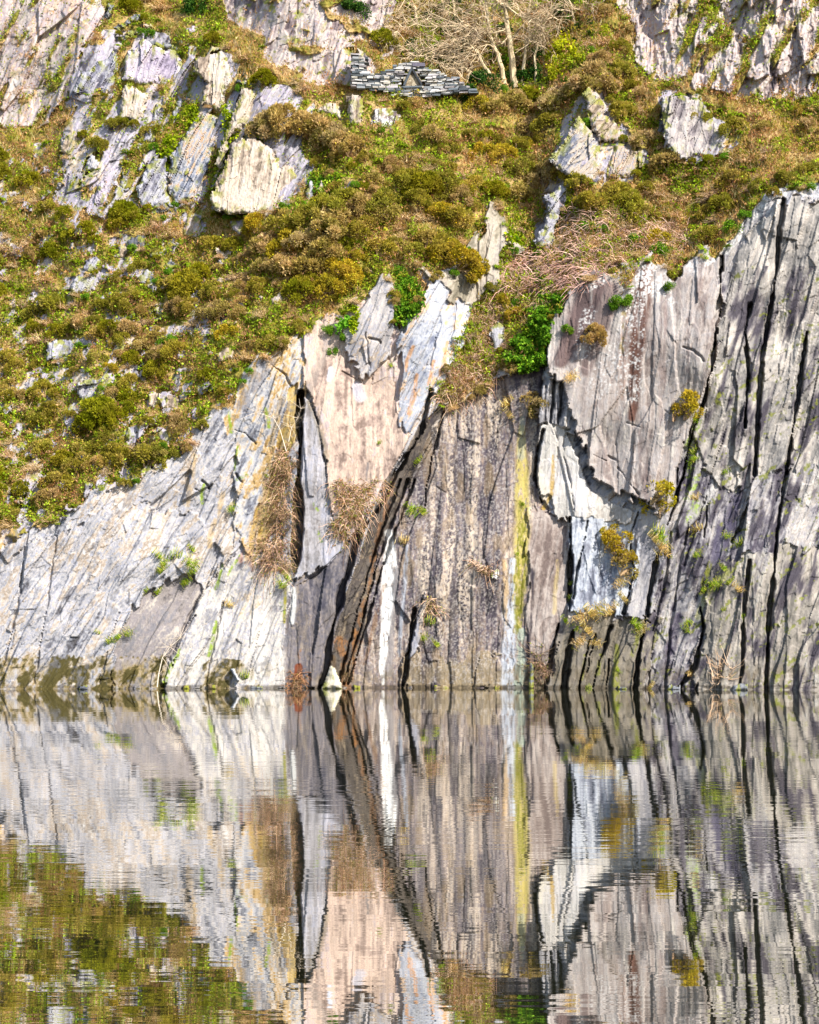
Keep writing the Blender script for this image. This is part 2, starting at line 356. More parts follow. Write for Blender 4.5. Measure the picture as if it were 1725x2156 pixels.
region([(1136,890),(1142,830),(1146,772),(1164,790),(1184,800),(1196,850),(1216,895),(1214,915),(1190,906),(1150,892)], [(110,106,108),(160,158,160),(196,194,196),(214,208,200),(176,160,146)], .12, 1.6, .6, 33, warp=.3, scale=.8)
P0 = P.copy()
# clefts and cracks
crack([(634,826),(632,900),(629,1000),(625,1100),(621,1200)], [9, 13, 16, 16, 11], 2.6, .25)
crack([(936,858),(919,928),(901,1005),(893,1075)], [5, 6, 4, 3], .6)
crack([(908,822),(884,914),(828,1005),(800,1056),(772,1110)], [5, 7, 9, 9, 8], .9, .4)
crack([(772,1100),(752,1128),(719,1242),(691,1375),(677,1445)], [8, 10, 10, 9, 8], 1.1, .4)
crack([(624,1234),(660,1215),(700,1180),(733,1140)], 3.5, .45)
crack([(873,1280),(866,1344),(856,1410),(845,1450)], [4, 6, 6, 6], 1.1, .4)
crack([(1010,1386),(1001,1415),(994,1447)], 3, .4)
crack([(1201,1088),(1203,1140),(1200,1200),(1198,1289)], [6, 8, 7, 5], 1.3, .4)
crack([(1236,1097),(1230,1153),(1214,1200),(1208,1260)], [4, 4, 4, 3], .6)
crack([(1347,1078),(1327,1127),(1336,1208),(1314,1290)], [4, 5, 5, 6], .9, .4)
crack([(1385,1165),(1373,1224),(1362,1292),(1345,1370),(1337,1450)], [6, 8, 7, 5, 6], 1.2, .4)
crack([(1490,1060),(1482,1130)], 4, .6)
crack([(1477,1280),(1479,1331),(1464,1403),(1430,1450)], [6, 7, 7, 5], 1.1, .4)
crack([(1176,1315),(1160,1387),(1147,1450)], [5, 6, 7], 1.0, .4)
crack([(1208,1328),(1192,1403),(1187,1450)], [6, 9, 9], 1.2, .4)
crack([(1243,1348),(1222,1435),(1219,1452)], [6, 8, 8], 1.2, .4)
crack([(1253,1335),(1236,1416)], 4, .7); crack([(1287,1318),(1259,1403),(1250,1450)], 4.5, .8); crack([(1281,1390),(1275,1450)], 5, .8)
crack([(1519,540),(1516,620),(1506,700),(1502,762),(1484,836),(1462,900),(1442,980),(1421,1062),(1406,1105)], [5, 8, 8, 7, 7, 6, 6, 7, 6], 1.3, .45)
crack([(1425,985),(1422,1031),(1409,1064)], 4, .5)
crack([(1145,905),(1132,963),(1128,1002),(1139,1057)], [3, 5, 6, 5], .9, .4)
crack([(1150,892),(1146,850),(1150,800),(1146,772)], 4, .5); crack([(1168,790),(1166,840),(1160,890)], 4, .6); crack([(1184,805),(1182,850),(1176,900)], 4, .7); crack([(1196,850),(1180,870)], 3, .5)
crack([(1190,905),(1186,960),(1202,1010),(1208,1080)], 3, .4)
crack([(1438,730),(1460,738),(1475,750),(1480,760)], 3.5, .35); crack([(1320,890),(1350,900)], 2.5, .2); crack([(1250,958),(1278,970)], 3, .3); crack([(1280,960),(1295,968)], 3, .3); crack([(1302,985),(1320,1010),(1345,1040)], 3.5, .4)
crack([(1581,640),(1570,700),(1576,800),(1568,900)], 6, .9); crack([(1575,1060),(1560,1110),(1540,1140)], 5, .8); crack([(1440,1190),(1470,1100),(1500,990),(1530,900)], 3.5, .5)
crack([(1650,420),(1630,600),(1600,800),(1590,1000)], 6, .9); crack([(1700,700),(1670,900),(1640,1100),(1620,1300),(1612,1450)], 6, .9); crack([(1580,1180),(1566,1300),(1560,1450)], 6, .8)
crack([(1415,1120),(1395,1250),(1375,1330),(1365,1450)], 4, .5); crack([(1450,1100),(1430,1200),(1412,1320),(1400,1450)], 4, .5)
crack([(497,998),(511,1019),(514,1042)], [3, 5, 3], .5); crack([(420,1253),(381,1337),(353,1393),(343,1452)], [3, 4, 5, 6], .5)
crack([(492,905),(515,912),(540,935)], 3.5, .4); crack([(425,1012),(436,1020),(440,1030)], 3.5, .5); crack([(412,1030),(425,1036)], 3, .4)
crack([(470,1270),(455,1330),(440,1400),(432,1450)], 3, .35); crack([(250,1290),(228,1360),(210,1440)], 3, .3); crack([(545,1330),(525,1420)], 2.5, .3)
crack([(720,782),(745,796),(770,812)], 2.5, .3); crack([(777,712),(795,716),(798,722)], 3.5, .5); crack([(770,700),(775,760),(785,800)], 2.5, .25)
crack([(560,760),(600,790),(612,812)], 3, .35); crack([(60,1120),(40,1250),(10,1400)], 4, .5); crack([(120,1130),(95,1300),(70,1440)], 4, .4)
crack([(920,700),(905,770)], 3, .4); crack([(960,640),(950,720)], 3, .35); crack([(1000,560),(1003,640)], 3, .4); crack([(1030,470),(1020,560),(1025,610)], 3, .3)
rs = random.Random(5)
for i in range(90):                                  # many short joints along the cleavage
    u = rs.uniform(-250, 1950); v = rs.uniform(620, 1430)
    if 640 < u < 1150 and rs.random() < .55 or u > 1150 and rs.random() < .6: continue
    ln = .55 if u < 640 else .45 if u < 1000 else .12 if u < 1200 else .25
    L = rs.uniform(25, 110)
    crack([(u + ln * L / 2, v - L / 2), (u + rs.uniform(-2, 2), v), (u - ln * L / 2, v + L / 2)], [1.4, rs.uniform(2.4, 3.4), 1.4], rs.uniform(.02, .09))

for o_ in (0, 16, 30):
    crack([(842 + o_, 1010), (806 + o_, 1110), (776 + o_ * .9, 1200), (742 + o_ * .8, 1330), (712 + o_ * .7, 1440)], [3.4, 4.5, 5, 4, 4], .6, .5)
# stains, water streaks, lichen, moss (colour the rock itself has)
S = stroke
for x, y0, y1, wd, a in [(905,880,1440,16,.5),(925,900,1440,8,.8),(952,960,1380,14,.6),(985,870,1300,14,.7),(1038,860,1120,15,.95),(1046,1100,1300,8,.9),(1022,1000,1230,7,.6),(968,1180,1380,16,.75),(886,1180,1320,10,.9),(1000,1250,1400,12,.6),(930,1260,1330,12,.7),(870,960,1100,8,.6),(1060,1180,1240,6,.8),(1116,1200,1400,6,.8),(1128,860,1050,8,.6)]:
    S([(x + 4, y0), (x, (y0 + y1) / 2), (x - 5, y1)], (54, 48, 58), wd * 1.2, min(1, a * 1.3), .43, 5, 60, .8, seed=int(x))
fw = inpoly(GU + w1 * .3, GV, [(905,900),(960,850),(1135,790),(1125,1060),(1110,1200),(1070,1440),(735,1440),(758,1340),(790,1200),(830,1090),(870,1000)])
cn = fbm((GU + .03 * GV + 7 * w1 / 17) / 12, GV / 210, 121, 3) * .75 + .25 * fbm(GU / 34, GV / 90, 123, 3); sp = fbm(GU / 2.6, GV / 4.6, 125, 3, .65); bl = fbm(GU / 40, GV / 60, 128, 3)
fm = (sstep(.47, .60, cn) * sstep(.47, .56, sp + .35 * (bl - .5)) * fw * .9 * sstep(1450, 1330, GV + 60 * (bl - .5)))[..., None]
C[:] = C * (1 - fm) + alb((226, 206, 184)) * fm
dk = (sstep(.50, .36, cn) * fw * .4)[..., None]; C[:] = C * (1 - dk) + alb((88, 82, 92)) * dk
fg = (sstep(.56, .66, fbm(GU / 2.3, GV / 3.0, 131, 2)) * fw * .55)[..., None]
C[:] = C * (1 - fg) + alb((206, 196, 188)) * fg
ox = (sstep(.58, .70, fbm(GU / 18, GV / 60, 135, 4)) * fw * .5)[..., None]
C[:] = C * (1 - ox) + alb((150, 126, 92)) * ox
S([(1098,900),(1099,1000),(1098,1180),(1092,1260),(1086,1330)], (206, 188, 104), [8, 20, 20, 17, 8], .9, .36, 3, 10)
S([(1096,1060),(1099,1160),(1094,1260),(1090,1330)], (140, 138, 34), [8, 17, 16, 8], .95, .47, 3, 9)
S([(1100,880),(1098,960)], (170, 176, 160), [6, 12], .6, .3)
S([(1080,1180),(1072,1300),(1070,1440)], (208, 214, 224), [8, 18, 22], .85, .42, 3, 12)
S([(1098,1330),(1095,1440)], (180, 196, 176), [10, 16], .7, .4, 5, 14)
S([(1062,1180),(1066,1240),(1064,1300)], (226, 190, 140), [6, 8, 5], .8, .35)
S([(822,1122),(822,1180),(816,1260),(810,1340),(806,1400),(803,1440)], (244, 242, 238), [10, 18, 16, 12, 8, 4], 1, .36, 2.6, 14, .4, k=.64)
S([(824,1180),(818,1260),(808,1370)], (196, 194, 196), [3, 4, 3], .6, .45, 3, 30)
S([(858,1150),(850,1260),(838,1380)], (186, 190, 200), [5, 6, 5], .8, .35, 3, 30)
S([(836,1200),(826,1300),(818,1420)], (150, 144, 144), 7, .8)
S([(812,1230),(790,1300),(770,1400)], (140, 100, 60), [5, 6, 5], .6, .4)
for pts, wd, a in [([(716,1350),(728,1390),(722,1440)], 14, .9), ([(745,1330),(742,1400),(738,1445)], 9, .9), ([(790,1170),(762,1290),(745,1340)], [4, 6, 5], .7), ([(705,1352),(760,1352)], 5, .5), ([(632,1370),(630,1400)], [6, 4], .9), ([(830,1010),(800,1120),(780,1180)], 6, .6)]:
    S(pts, (172, 118, 66), wd, a * .8, .47, 4, 12, seed=44)
S([(628,1405),(627,1425)], (140, 62, 20), [10, 11], 1, soft=.3)
S([(700,1385),(690,1440)], (110, 84, 50), 8, .7, .4)
S([(640,1250),(636,1420)], (84, 80, 90), 16, .5, .45, 6, 60); S([(672,1240),(660,1420)], (84, 80, 90), 18, .5, .45, 6, 60)
S([(618,1240),(614,1310)], (240, 238, 232), [6, 7], .9, .2); S([(600,1240),(598,1310)], (170, 160, 40), [5, 4], .9, .3)
# reddish and cream patches left
S([(505,1180),(520,1160),(530,1200)], (186, 140, 120), [8, 12, 6], .75, .3, 8, 30)
for pts, wd in [([(590,840),(560,1000),(520,1180)], 9), ([(575,960),(548,1080)], 10), ([(470,1040),(440,1150)], 7), ([(410,960),(395,1060)], 9)]:
    S(pts, (206, 172, 110), wd, .6, .42, 5, 40)
for pts, wd in [([(480,1250),(455,1330)], 16), ([(560,1220),(545,1330),(540,1430)], 26), ([(370,1390),(362,1440)], 14), ([(590,1380),(580,1440)], 18), ([(415,1380),(405,1440)], 12), ([(160,1395),(160,1435)], 16), ([(520,1395),(500,1430)], 8)]:
    S(pts, (244, 236, 226), wd, .7, .34, 8, 40)
# foot of the cliff: tide line and moss
for x0 in range(-260, 560, 40):
    S([(x0, 1412), (x0 + 40, 1412)], (176, 158, 120), 27, .45, .5, 12, 50, .8, seed=51)
for x0 in range(-260, 2000, 60):
    S([(x0, 1447), (x0 + 60, 1447)], (78, 66, 48), 7, .7, .42, 18, 8, .7, seed=71)
for x0 in range(620, 2000, 60):
    S([(x0, 1420), (x0 + 60, 1420)], (122, 108, 86), 30, .45, .47, 9, 30, .9, seed=72)
for pts, wd in [([(1297,1360),(1298,1440)], [6, 12]), ([(1345,1330),(1330,1380)], 6), ([(1385,1300),(1378,1350)], 4), ([(1500,1180),(1480,1230)], 8), ([(1232,1380),(1226,1430)], 4), ([(1265,1380),(1258,1420)], 5)]:
    S(pts, (140, 142, 40), wd, .8, .42, 5, 14, seed=81)
tl = inpoly(GU, GV + (w2 * .22) + (fbm(GU / 5, GV / 30, 147, 2) - .5) * 16, [(-300,1382),(352,1382),(346,1460),(-300,1460)]) | inpoly(GU + w1 * .4, GV, [(425,1400),(450,1384),(505,1390),(545,1440),(560,1460),(420,1460)])
tm = fbm((GU + .45 * GV) / 24, GV / 34, 141, 5, .6); tk = fbm(GU / 6, GV / 9, 145, 4, .65)
for col, a_, b_, al in (((176, 152, 92), .38, .5, .5), ((134, 112, 44), .46, .58, .75), ((82, 74, 28), .52, .60, .95)):
    mm = (sstep(a_, b_, tm + .45 * (tk - .5)) * tl * al)[..., None]; C[:] = C * (1 - mm) + alb(col) * mm
# buttress: dark purple-brown stains with white lichen
S([(1250,600),(1215,690),(1180,760)], (112, 92, 90), [40, 38, 20], 1, .28, 14, 90, .5, seed=91)
S([(1290,610),(1262,690),(1235,780)], (128, 108, 104), [24, 28, 18], .9, .35, 9, 90, .6, seed=92)
S([(1365,560),(1350,640),(1340,740),(1332,880)], (108, 74, 62), [18, 30, 22, 12], 1, .32, 6, 90, .6, seed=93)
S([(1318,640),(1312,760),(1305,880)], (170, 130, 110), [8, 12, 8], .55, .42, 4, 70, seed=94)
S([(1400,620),(1396,760),(1388,900)], (148, 122, 116), [8, 10, 6], .55, .44, 4, 90, seed=95)
for x, y0, y1 in [(1440,600,900),(1470,600,850),(1270,800,1000),(1410,900,1040),(1300,900,1030),(1360,900,1040),(1235,800,900)]:
    S([(x, y0), (x - 8, y1)], (150, 140, 138), 8, .6, .47, 4, 70, seed=x)
for x0, y0, x1, y1, wd, b in [(1378,540,1352,590,18,.5),(1420,575,1380,610,20,.5),(1345,590,1335,660,26,.56),(1330,680,1325,820,34,.62),(1240,660,1225,740,20,.62),(1460,560,1500,540,16,.5),(1270,590,1230,610,10,.52),(1290,740,1260,820,26,.64),(1530,520,1560,470,18,.5),(1580,450,1640,410,20,.52),(1400,600,1420,640,14,.56)]:
    S([(x0, y0), (x1, y1)], (240, 236, 232), wd, 1, b, 3.2, 3.6, .3, seed=97)
S([(1312,660),(1310,740)], (150, 130, 40), 7, .7, .5, 4, 14, seed=98)
rm = (GU + .25 * GV > 1680) & cliff & (GV > 560)
q1 = fbm((GU + .3 * GV) / 26, GV / 110, 151, 4, .6); q2 = fbm((GU + .3 * GV) / 9, GV / 40, 155, 4, .6)
for col, a_, b_, al in (((92, 84, 96), .53, .63, .75), ((66, 60, 72), .60, .68, .85)):
    mm = (sstep(a_, b_, .65 * q1 + .35 * q2 + .02) * rm * al)[..., None]; C[:] = C * (1 - mm) + alb(col) * mm
mm = (sstep(.63, .70, .6 * fbm((GU - .8 * GV) / 40, (GV + .8 * GU) / 16, 157, 4) + .4 * fbm(GU / 5, GV / 6, 159, 3)) * rm * .85)[..., None]; C[:] = C * (1 - mm) + alb((136, 140, 48)) * mm
bm = inpoly(GU + w1 * .3, GV, [(1150,720),(1240,585),(1500,530),(1515,640),(1440,960),(1400,1080),(1240,985),(1190,850)])
mm = (sstep(.54, .68, .7 * fbm(GU / 22, GV / 150, 161, 4) + .3 * fbm(GU / 4, GV / 12, 163, 3)) * bm * .6)[..., None]; C[:] = C * (1 - mm) + alb((126, 104, 100)) * mm
lm = inpoly(GU, GV, [(-300,1250),(160,1060),(420,900),(640,700),(630,1200),(600,1450),(-300,1450)])
mm = (sstep(.56, .68, .6 * fbm((GU + .5 * GV) / 18, GV / 50, 165, 4) + .4 * fbm(GU / 5, GV / 6, 167, 3)) * lm * .6)[..., None]; C[:] = C * (1 - mm) + alb((128, 128, 136)) * mm
# light and dark patches right
S([(1190,910),(1205,960),(1230,1030)], (232, 228, 222), 14, .6, .35); S([(1135,990),(1150,1060)], (226, 216, 196), 8, .7)
S([(1168,960),(1160,1040),(1145,1070)], (196, 160, 60), [4, 6, 6], .8, .4); S([(1172,1180),(1168,1290)], (214, 190, 130), [4, 6], .6, .4)
S([(1548,1050),(1530,1110),(1505,1180)], (86, 80, 104), [14, 24, 12], .8, .36, 8, 60, seed=99)
S([(1430,1300),(1410,1370)], (86, 76, 96), [14, 18], .75, .38, 7, 50, seed=100); S([(1400,1380),(1385,1440)], (104, 98, 104), 16, .6, .4)
S([(1520,1000),(1450,1100)], (224, 220, 214), 12, .5, .42, 5, 30); S([(1490,1360),(1520,1360),(1581,1368)], (206, 196, 180), 10, .5, .4)
for y in (900, 960, 1010, 1060): S([(1466, y), (1450, y + 40)], (160, 186, 60), 10, .8, .56, 4, 5, seed=y)
S([(1540,1200),(1490,1250),(1470,1300)], (200, 196, 130), 9, .6, .45)
S([(570,750),(540,800),(515,850)], (150, 146, 150), 18, .6, .4, 8, 40)
S([(690,720),(660,800),(640,840)], (150, 140, 132), 14, .5, .42, 5, 60); S([(668,850),(690,960)], (150, 132, 110), 5, .7, .35); S([(648,840),(672,900),(690,980)], (160, 146, 120), 6, .5, .35)
S([(752,814),(760,836)], (196, 200, 216), 14, .6); S([(697,775),(694,800)], (206, 212, 226), 5, .9); S([(775,975),(772,1010)], (130, 124, 124), 4, .8, .3)
for pts, wd in [([(945,720),(925,790)], 4), ([(868,730),(856,780)], 5), ([(915,760),(900,810)], 4), ([(880,790),(862,870)], 6)]: S(pts, (220, 160, 100), wd, .8, .35, 3, 20)
S([(985,640),(962,710),(938,790),(905,850)], (232, 228, 222), [5, 6, 7, 5], .8, .34)
S([(560,1010),(545,1100),(530,1180)], (180, 150, 110), 6, .6, .4)
for x0, y0, x1, y1, wd in [(505,1170,480,1210,4),(470,1190,455,1240,4),(455,1310,440,1380,5),(380,1370,345,1440,6),(518,1000,500,1010,4),(430,1020,425,1060,4),(590,1270,598,1290,3),(500,940,495,990,3),(485,850,486,910,4),(560,860,565,900,4),(760,1130,770,1090,4),(672,1120,678,1140,4),(660,1060,668,1075,3)]:
    S([(x0, y0), (x1, y1)], (150, 176, 30), wd, .9, .42, 4, 7, seed=111)

Pp = np.pad(P, 1, mode='edge'); Ph = (Pp[:, :-2] + 3 * Pp[:, 1:-1] + Pp[:, 2:]) / 5; P = (Ph[:-2] + 3 * Ph[1:-1] + Ph[2:]) / 5
Cp = np.pad(C, ((0, 0), (1, 1), (0, 0)), mode='edge'); C = (Cp[:, :-2] + 6 * Cp[:, 1:-1] + Cp[:, 2:]) / 8
Y = Yb - P
POS = s2w(GU, GV, Y)
idx = np.arange(SH[0] * SH[1]).reshape(SH)
quad = np.stack([idx[1:, :-1], idx[1:, 1:], idx[:-1, 1:], idx[:-1, :-1]], -1).reshape(-1, 4)
fc = cliff[:-1, :-1].ravel() & ((GV[:-1, :-1].ravel() > 420))
fcr = crag[:-1, :-1].ravel() & ~fc
def sub(name, mask, mat, label):
    q = quad[mask]; used, inv = np.unique(q, return_inverse=True)
    o = mk(name, POS.reshape(-1, 3)[used], inv.reshape(-1, 4), mat, cols=C.reshape(-1, 3)[used], smooth=False)
    tag(o, label, None, None, 'structure'); return o
sub('cliff', fc, M_ROCK, 'pale streaked slate cliff rising straight out of the water')
sub('crag', fcr, M_ROCK, 'pinkish grey rock crags along the top of the hillside')
sub('hill', ~fc & ~fcr, M_SOIL, 'steep scrub covered hillside above the cliff')
def gi(u, v):
    return min(max(int(round((v - V0) / ST)), 0), SH[0] - 1), min(max(int(round((u - U0) / ST)), 0), SH[1] - 1)
Ysm = blur(Y, 7, 7)
def yat(u, v, smooth=True):
    j, i = gi(u, v); return float((Ysm if smooth else Y)[j, i])
def pt(u, v, off=0.0):
    return s2w(np.float64(u), np.float64(v), yat(u, v) - off)

# ------------------------------------------------------------------ water
m = bpy.data.materials.new('quarry_water'); m.use_nodes = True; t = m.node_tree; t.nodes.clear()
tc = N(t, 'ShaderNodeTexCoord')
def ripple(scale, sx, sy, det, rot=0):
    mp = N(t, 'ShaderNodeMapping'); mp.inputs['Scale'].default_value = (sx, sy, 1); mp.inputs['Rotation'].default_value = (0, 0, radians(rot))
    n = N(t, 'ShaderNodeTexNoise'); n.inputs['Scale'].default_value = scale; n.inputs['Detail'].default_value = det; n.inputs['Roughness'].default_value = .5
    t.links.new(tc.outputs['Object'], mp.inputs[0]); t.links.new(mp.outputs[0], n.inputs['Vector']); return n
prev = None
for sc, sx, sy, det, rot, stg, dist in [(1.0, .30, 1.5, 2, 3, 1, .0045), (1.0, 1.1, 4.2, 2, -8, 1, .0012), (1.0, .07, .22, 1, 5, 1, .016)]:
    n = ripple(sc, sx, sy, det, rot)
    b = N(t, 'ShaderNodeBump'); b.inputs['Strength'].default_value = 1; b.inputs['Distance'].default_value = dist
    cp = ripple(1.0, .035, .09, 2, 12); cr = N(t, 'ShaderNodeMapRange'); cr.inputs[1].default_value = .38; cr.inputs[2].default_value = .62; cr.inputs[3].default_value = .35; cr.inputs[4].default_value = 1.0
    t.links.new(cp.outputs[0], cr.inputs[0]); t.links.new(cr.outputs[0], b.inputs['Strength'])
    t.links.new(n.outputs[0], b.inputs['Height'])
    if prev: t.links.new(prev.outputs[0], b.inputs['Normal'])
    prev = b
gl = N(t, 'ShaderNodeBsdfGlossy'); gl.inputs['Roughness'].default_value = 0.0; gl.inputs['Color'].default_value = (.95, .94, .92, 1)
df = N(t, 'ShaderNodeBsdfDiffuse'); df.inputs['Color'].default_value = (.030, .032, .016, 1)
fr = N(t, 'ShaderNodeFresnel'); fr.inputs['IOR'].default_value = 1.33
rg = N(t, 'ShaderNodeMapRange'); rg.inputs[3].default_value = .78; rg.inputs[4].default_value = 1.0
mx = N(t, 'ShaderNodeMixShader'); mo_ = N(t, 'ShaderNodeOutputMaterial')
t.links.new(prev.outputs[0], gl.inputs['Normal']); t.links.new(prev.outputs[0], fr.inputs['Normal'])
t.links.new(fr.outputs[0], rg.inputs[0]); t.links.new(rg.outputs[0], mx.inputs[0]); t.links.new(df.outputs[0], mx.inputs[1]); t.links.new(gl.outputs[0], mx.inputs[2]); t.links.new(mx.outputs[0], mo_.inputs[0])
wt = mk('water', [(-160, -140, 0), (160, -140, 0), (160, 6, 0), (-160, 6, 0)], np.array([[0, 1, 2, 3]]), m)
tag(wt, 'dark rippled quarry lake mirroring the cliff', None, None, 'structure')
# ------------------------------------------------------------------ rock outcrops: closed, split-slate boulders set into the hill
ROCKS = []          # polygons, so that plants keep off them
def rock(name, poly, cols, label, cat='rock', lean=.35, rough=1., p=.35, k=.25, seed=1, st=2.0, er=6., group=None, flat=False, scale=1., warp=5., lich=0, back=1.2):
    us = [q[0] for q in poly]; vs = [q[1] for q in poly]
    a, b, c, d = min(us) - 12, max(us) + 12, min(vs) - 12, max(vs) + 12
    gx, gy = np.arange(a, b + st, st), np.arange(c, d + st, st)
    u, v = np.meshgrid(gx, gy)
    uw = u + (fbm(u / 16, v / 22, seed + 500, 4, .65) - .5) * 4.5 * warp; vw = v + (fbm(u / 16, v / 22, seed + 520, 4, .65) - .5) * 4.5 * warp
    ins = inpoly(uw, vw, poly)
    dist, _ = distline(uw, vw, poly + [poly[0]])
    dep, n = rockskin(u, v, lean, rough, seed * 13 + 7, scale)
    cu = sum(us) / len(us); vb = max(vs)
    y0 = yat(cu, vb - 4)
    zr = (vb - v) / PXM * (1 + y0 / CAM_D)
    y = y0 - p + k * zr - dep * .8
    edge = np.clip(1 - dist / (er * 2), 0, 1) ** 2
    y = y + edge * er / PXM * 2.2
    col = ramp(n * .92, [tuple(int(x * .76) for x in cols[0])] + list(cols) + [tuple(min(250, int(x * 1.05)) for x in cols[-1])])
    if lich:
        f = fbm(u / 4, v / 4, seed + 40, 4, .6); mm = sstep(lich - .04, lich + .04, f)[..., None]
        col = col * (1 - mm) + alb((240, 238, 232)) * mm
    f = fbm(u / 9, v / 12, seed + 60, 4); mm = (sstep(.53, .6, f) * .85 * np.clip(1.2 - dist / 22, 0.05, 1))[..., None]
    col = col * (1 - mm) + alb((134, 136, 36), .75) * mm
    f4 = ins[:-1, :-1] & ins[1:, :-1] & ins[:-1, 1:] & ins[1:, 1:]
    H, W = u.shape; ix = np.arange(H * W).reshape(H, W)
    q = np.stack([ix[1:, :-1], ix[1:, 1:], ix[:-1, 1:], ix[:-1, :-1]], -1)[f4]
    if not len(q): return None
    yh = np.array([[yat(uu, vv) for uu in gx] for vv in gy]) if False else Ysm[np.clip(((v - V0) / ST).round().astype(int), 0, SH[0] - 1), np.clip(((u - U0) / ST).round().astype(int), 0, SH[1] - 1)]
    front = s2w(u, v, y).reshape(-1, 3); rear = s2w(u, v, np.maximum(yh + .35, y + back)).reshape(-1, 3)
    e = {}
    for f in q:
        for s_ in range(4):
            A, B = int(f[s_]), int(f[(s_ + 1) % 4])
            if (B, A) in e: del e[(B, A)]
            else: e[(A, B)] = 1
    used, inv = np.unique(q, return_inverse=True); mp = {int(g): i for i, g in enumerate(used)}
    bv = sorted({x for ab in e for x in ab}); bm = {g: len(used) + i for i, g in enumerate(bv)}
    V = np.concatenate([front[used], rear[bv]]); CC = np.concatenate([col.reshape(-1, 3)[used], col.reshape(-1, 3)[bv] * .95])
    side = [(mp[B], mp[A], bm[A], bm[B]) for A, B in e]
    org = s2w(np.float64(cu), np.float64(vb), y0)
    o = mk(name, V - org, [inv.reshape(-1, 4), np.array(side)], M_ROCK, cols=CC)
    o.location = org
    tag(o, label, cat, group); ROCKS.append(poly)
    return o
G_ = [(128,126,138),(172,170,180),(206,204,206),(190,188,194),(222,216,210)]
PUR = [(160,150,166),(196,186,200),(222,212,216),(206,198,212),(234,226,222)]
CRM = [(160,146,134),(204,190,176),(228,216,202),(214,204,196),(238,230,218)]
DRK = [(84,86,92),(116,118,124),(146,148,152),(170,170,172),(130,126,120)]
TAN = [(150,136,120),(190,174,158),(212,198,184),(180,178,184),(210,180,150),(224,216,206)]
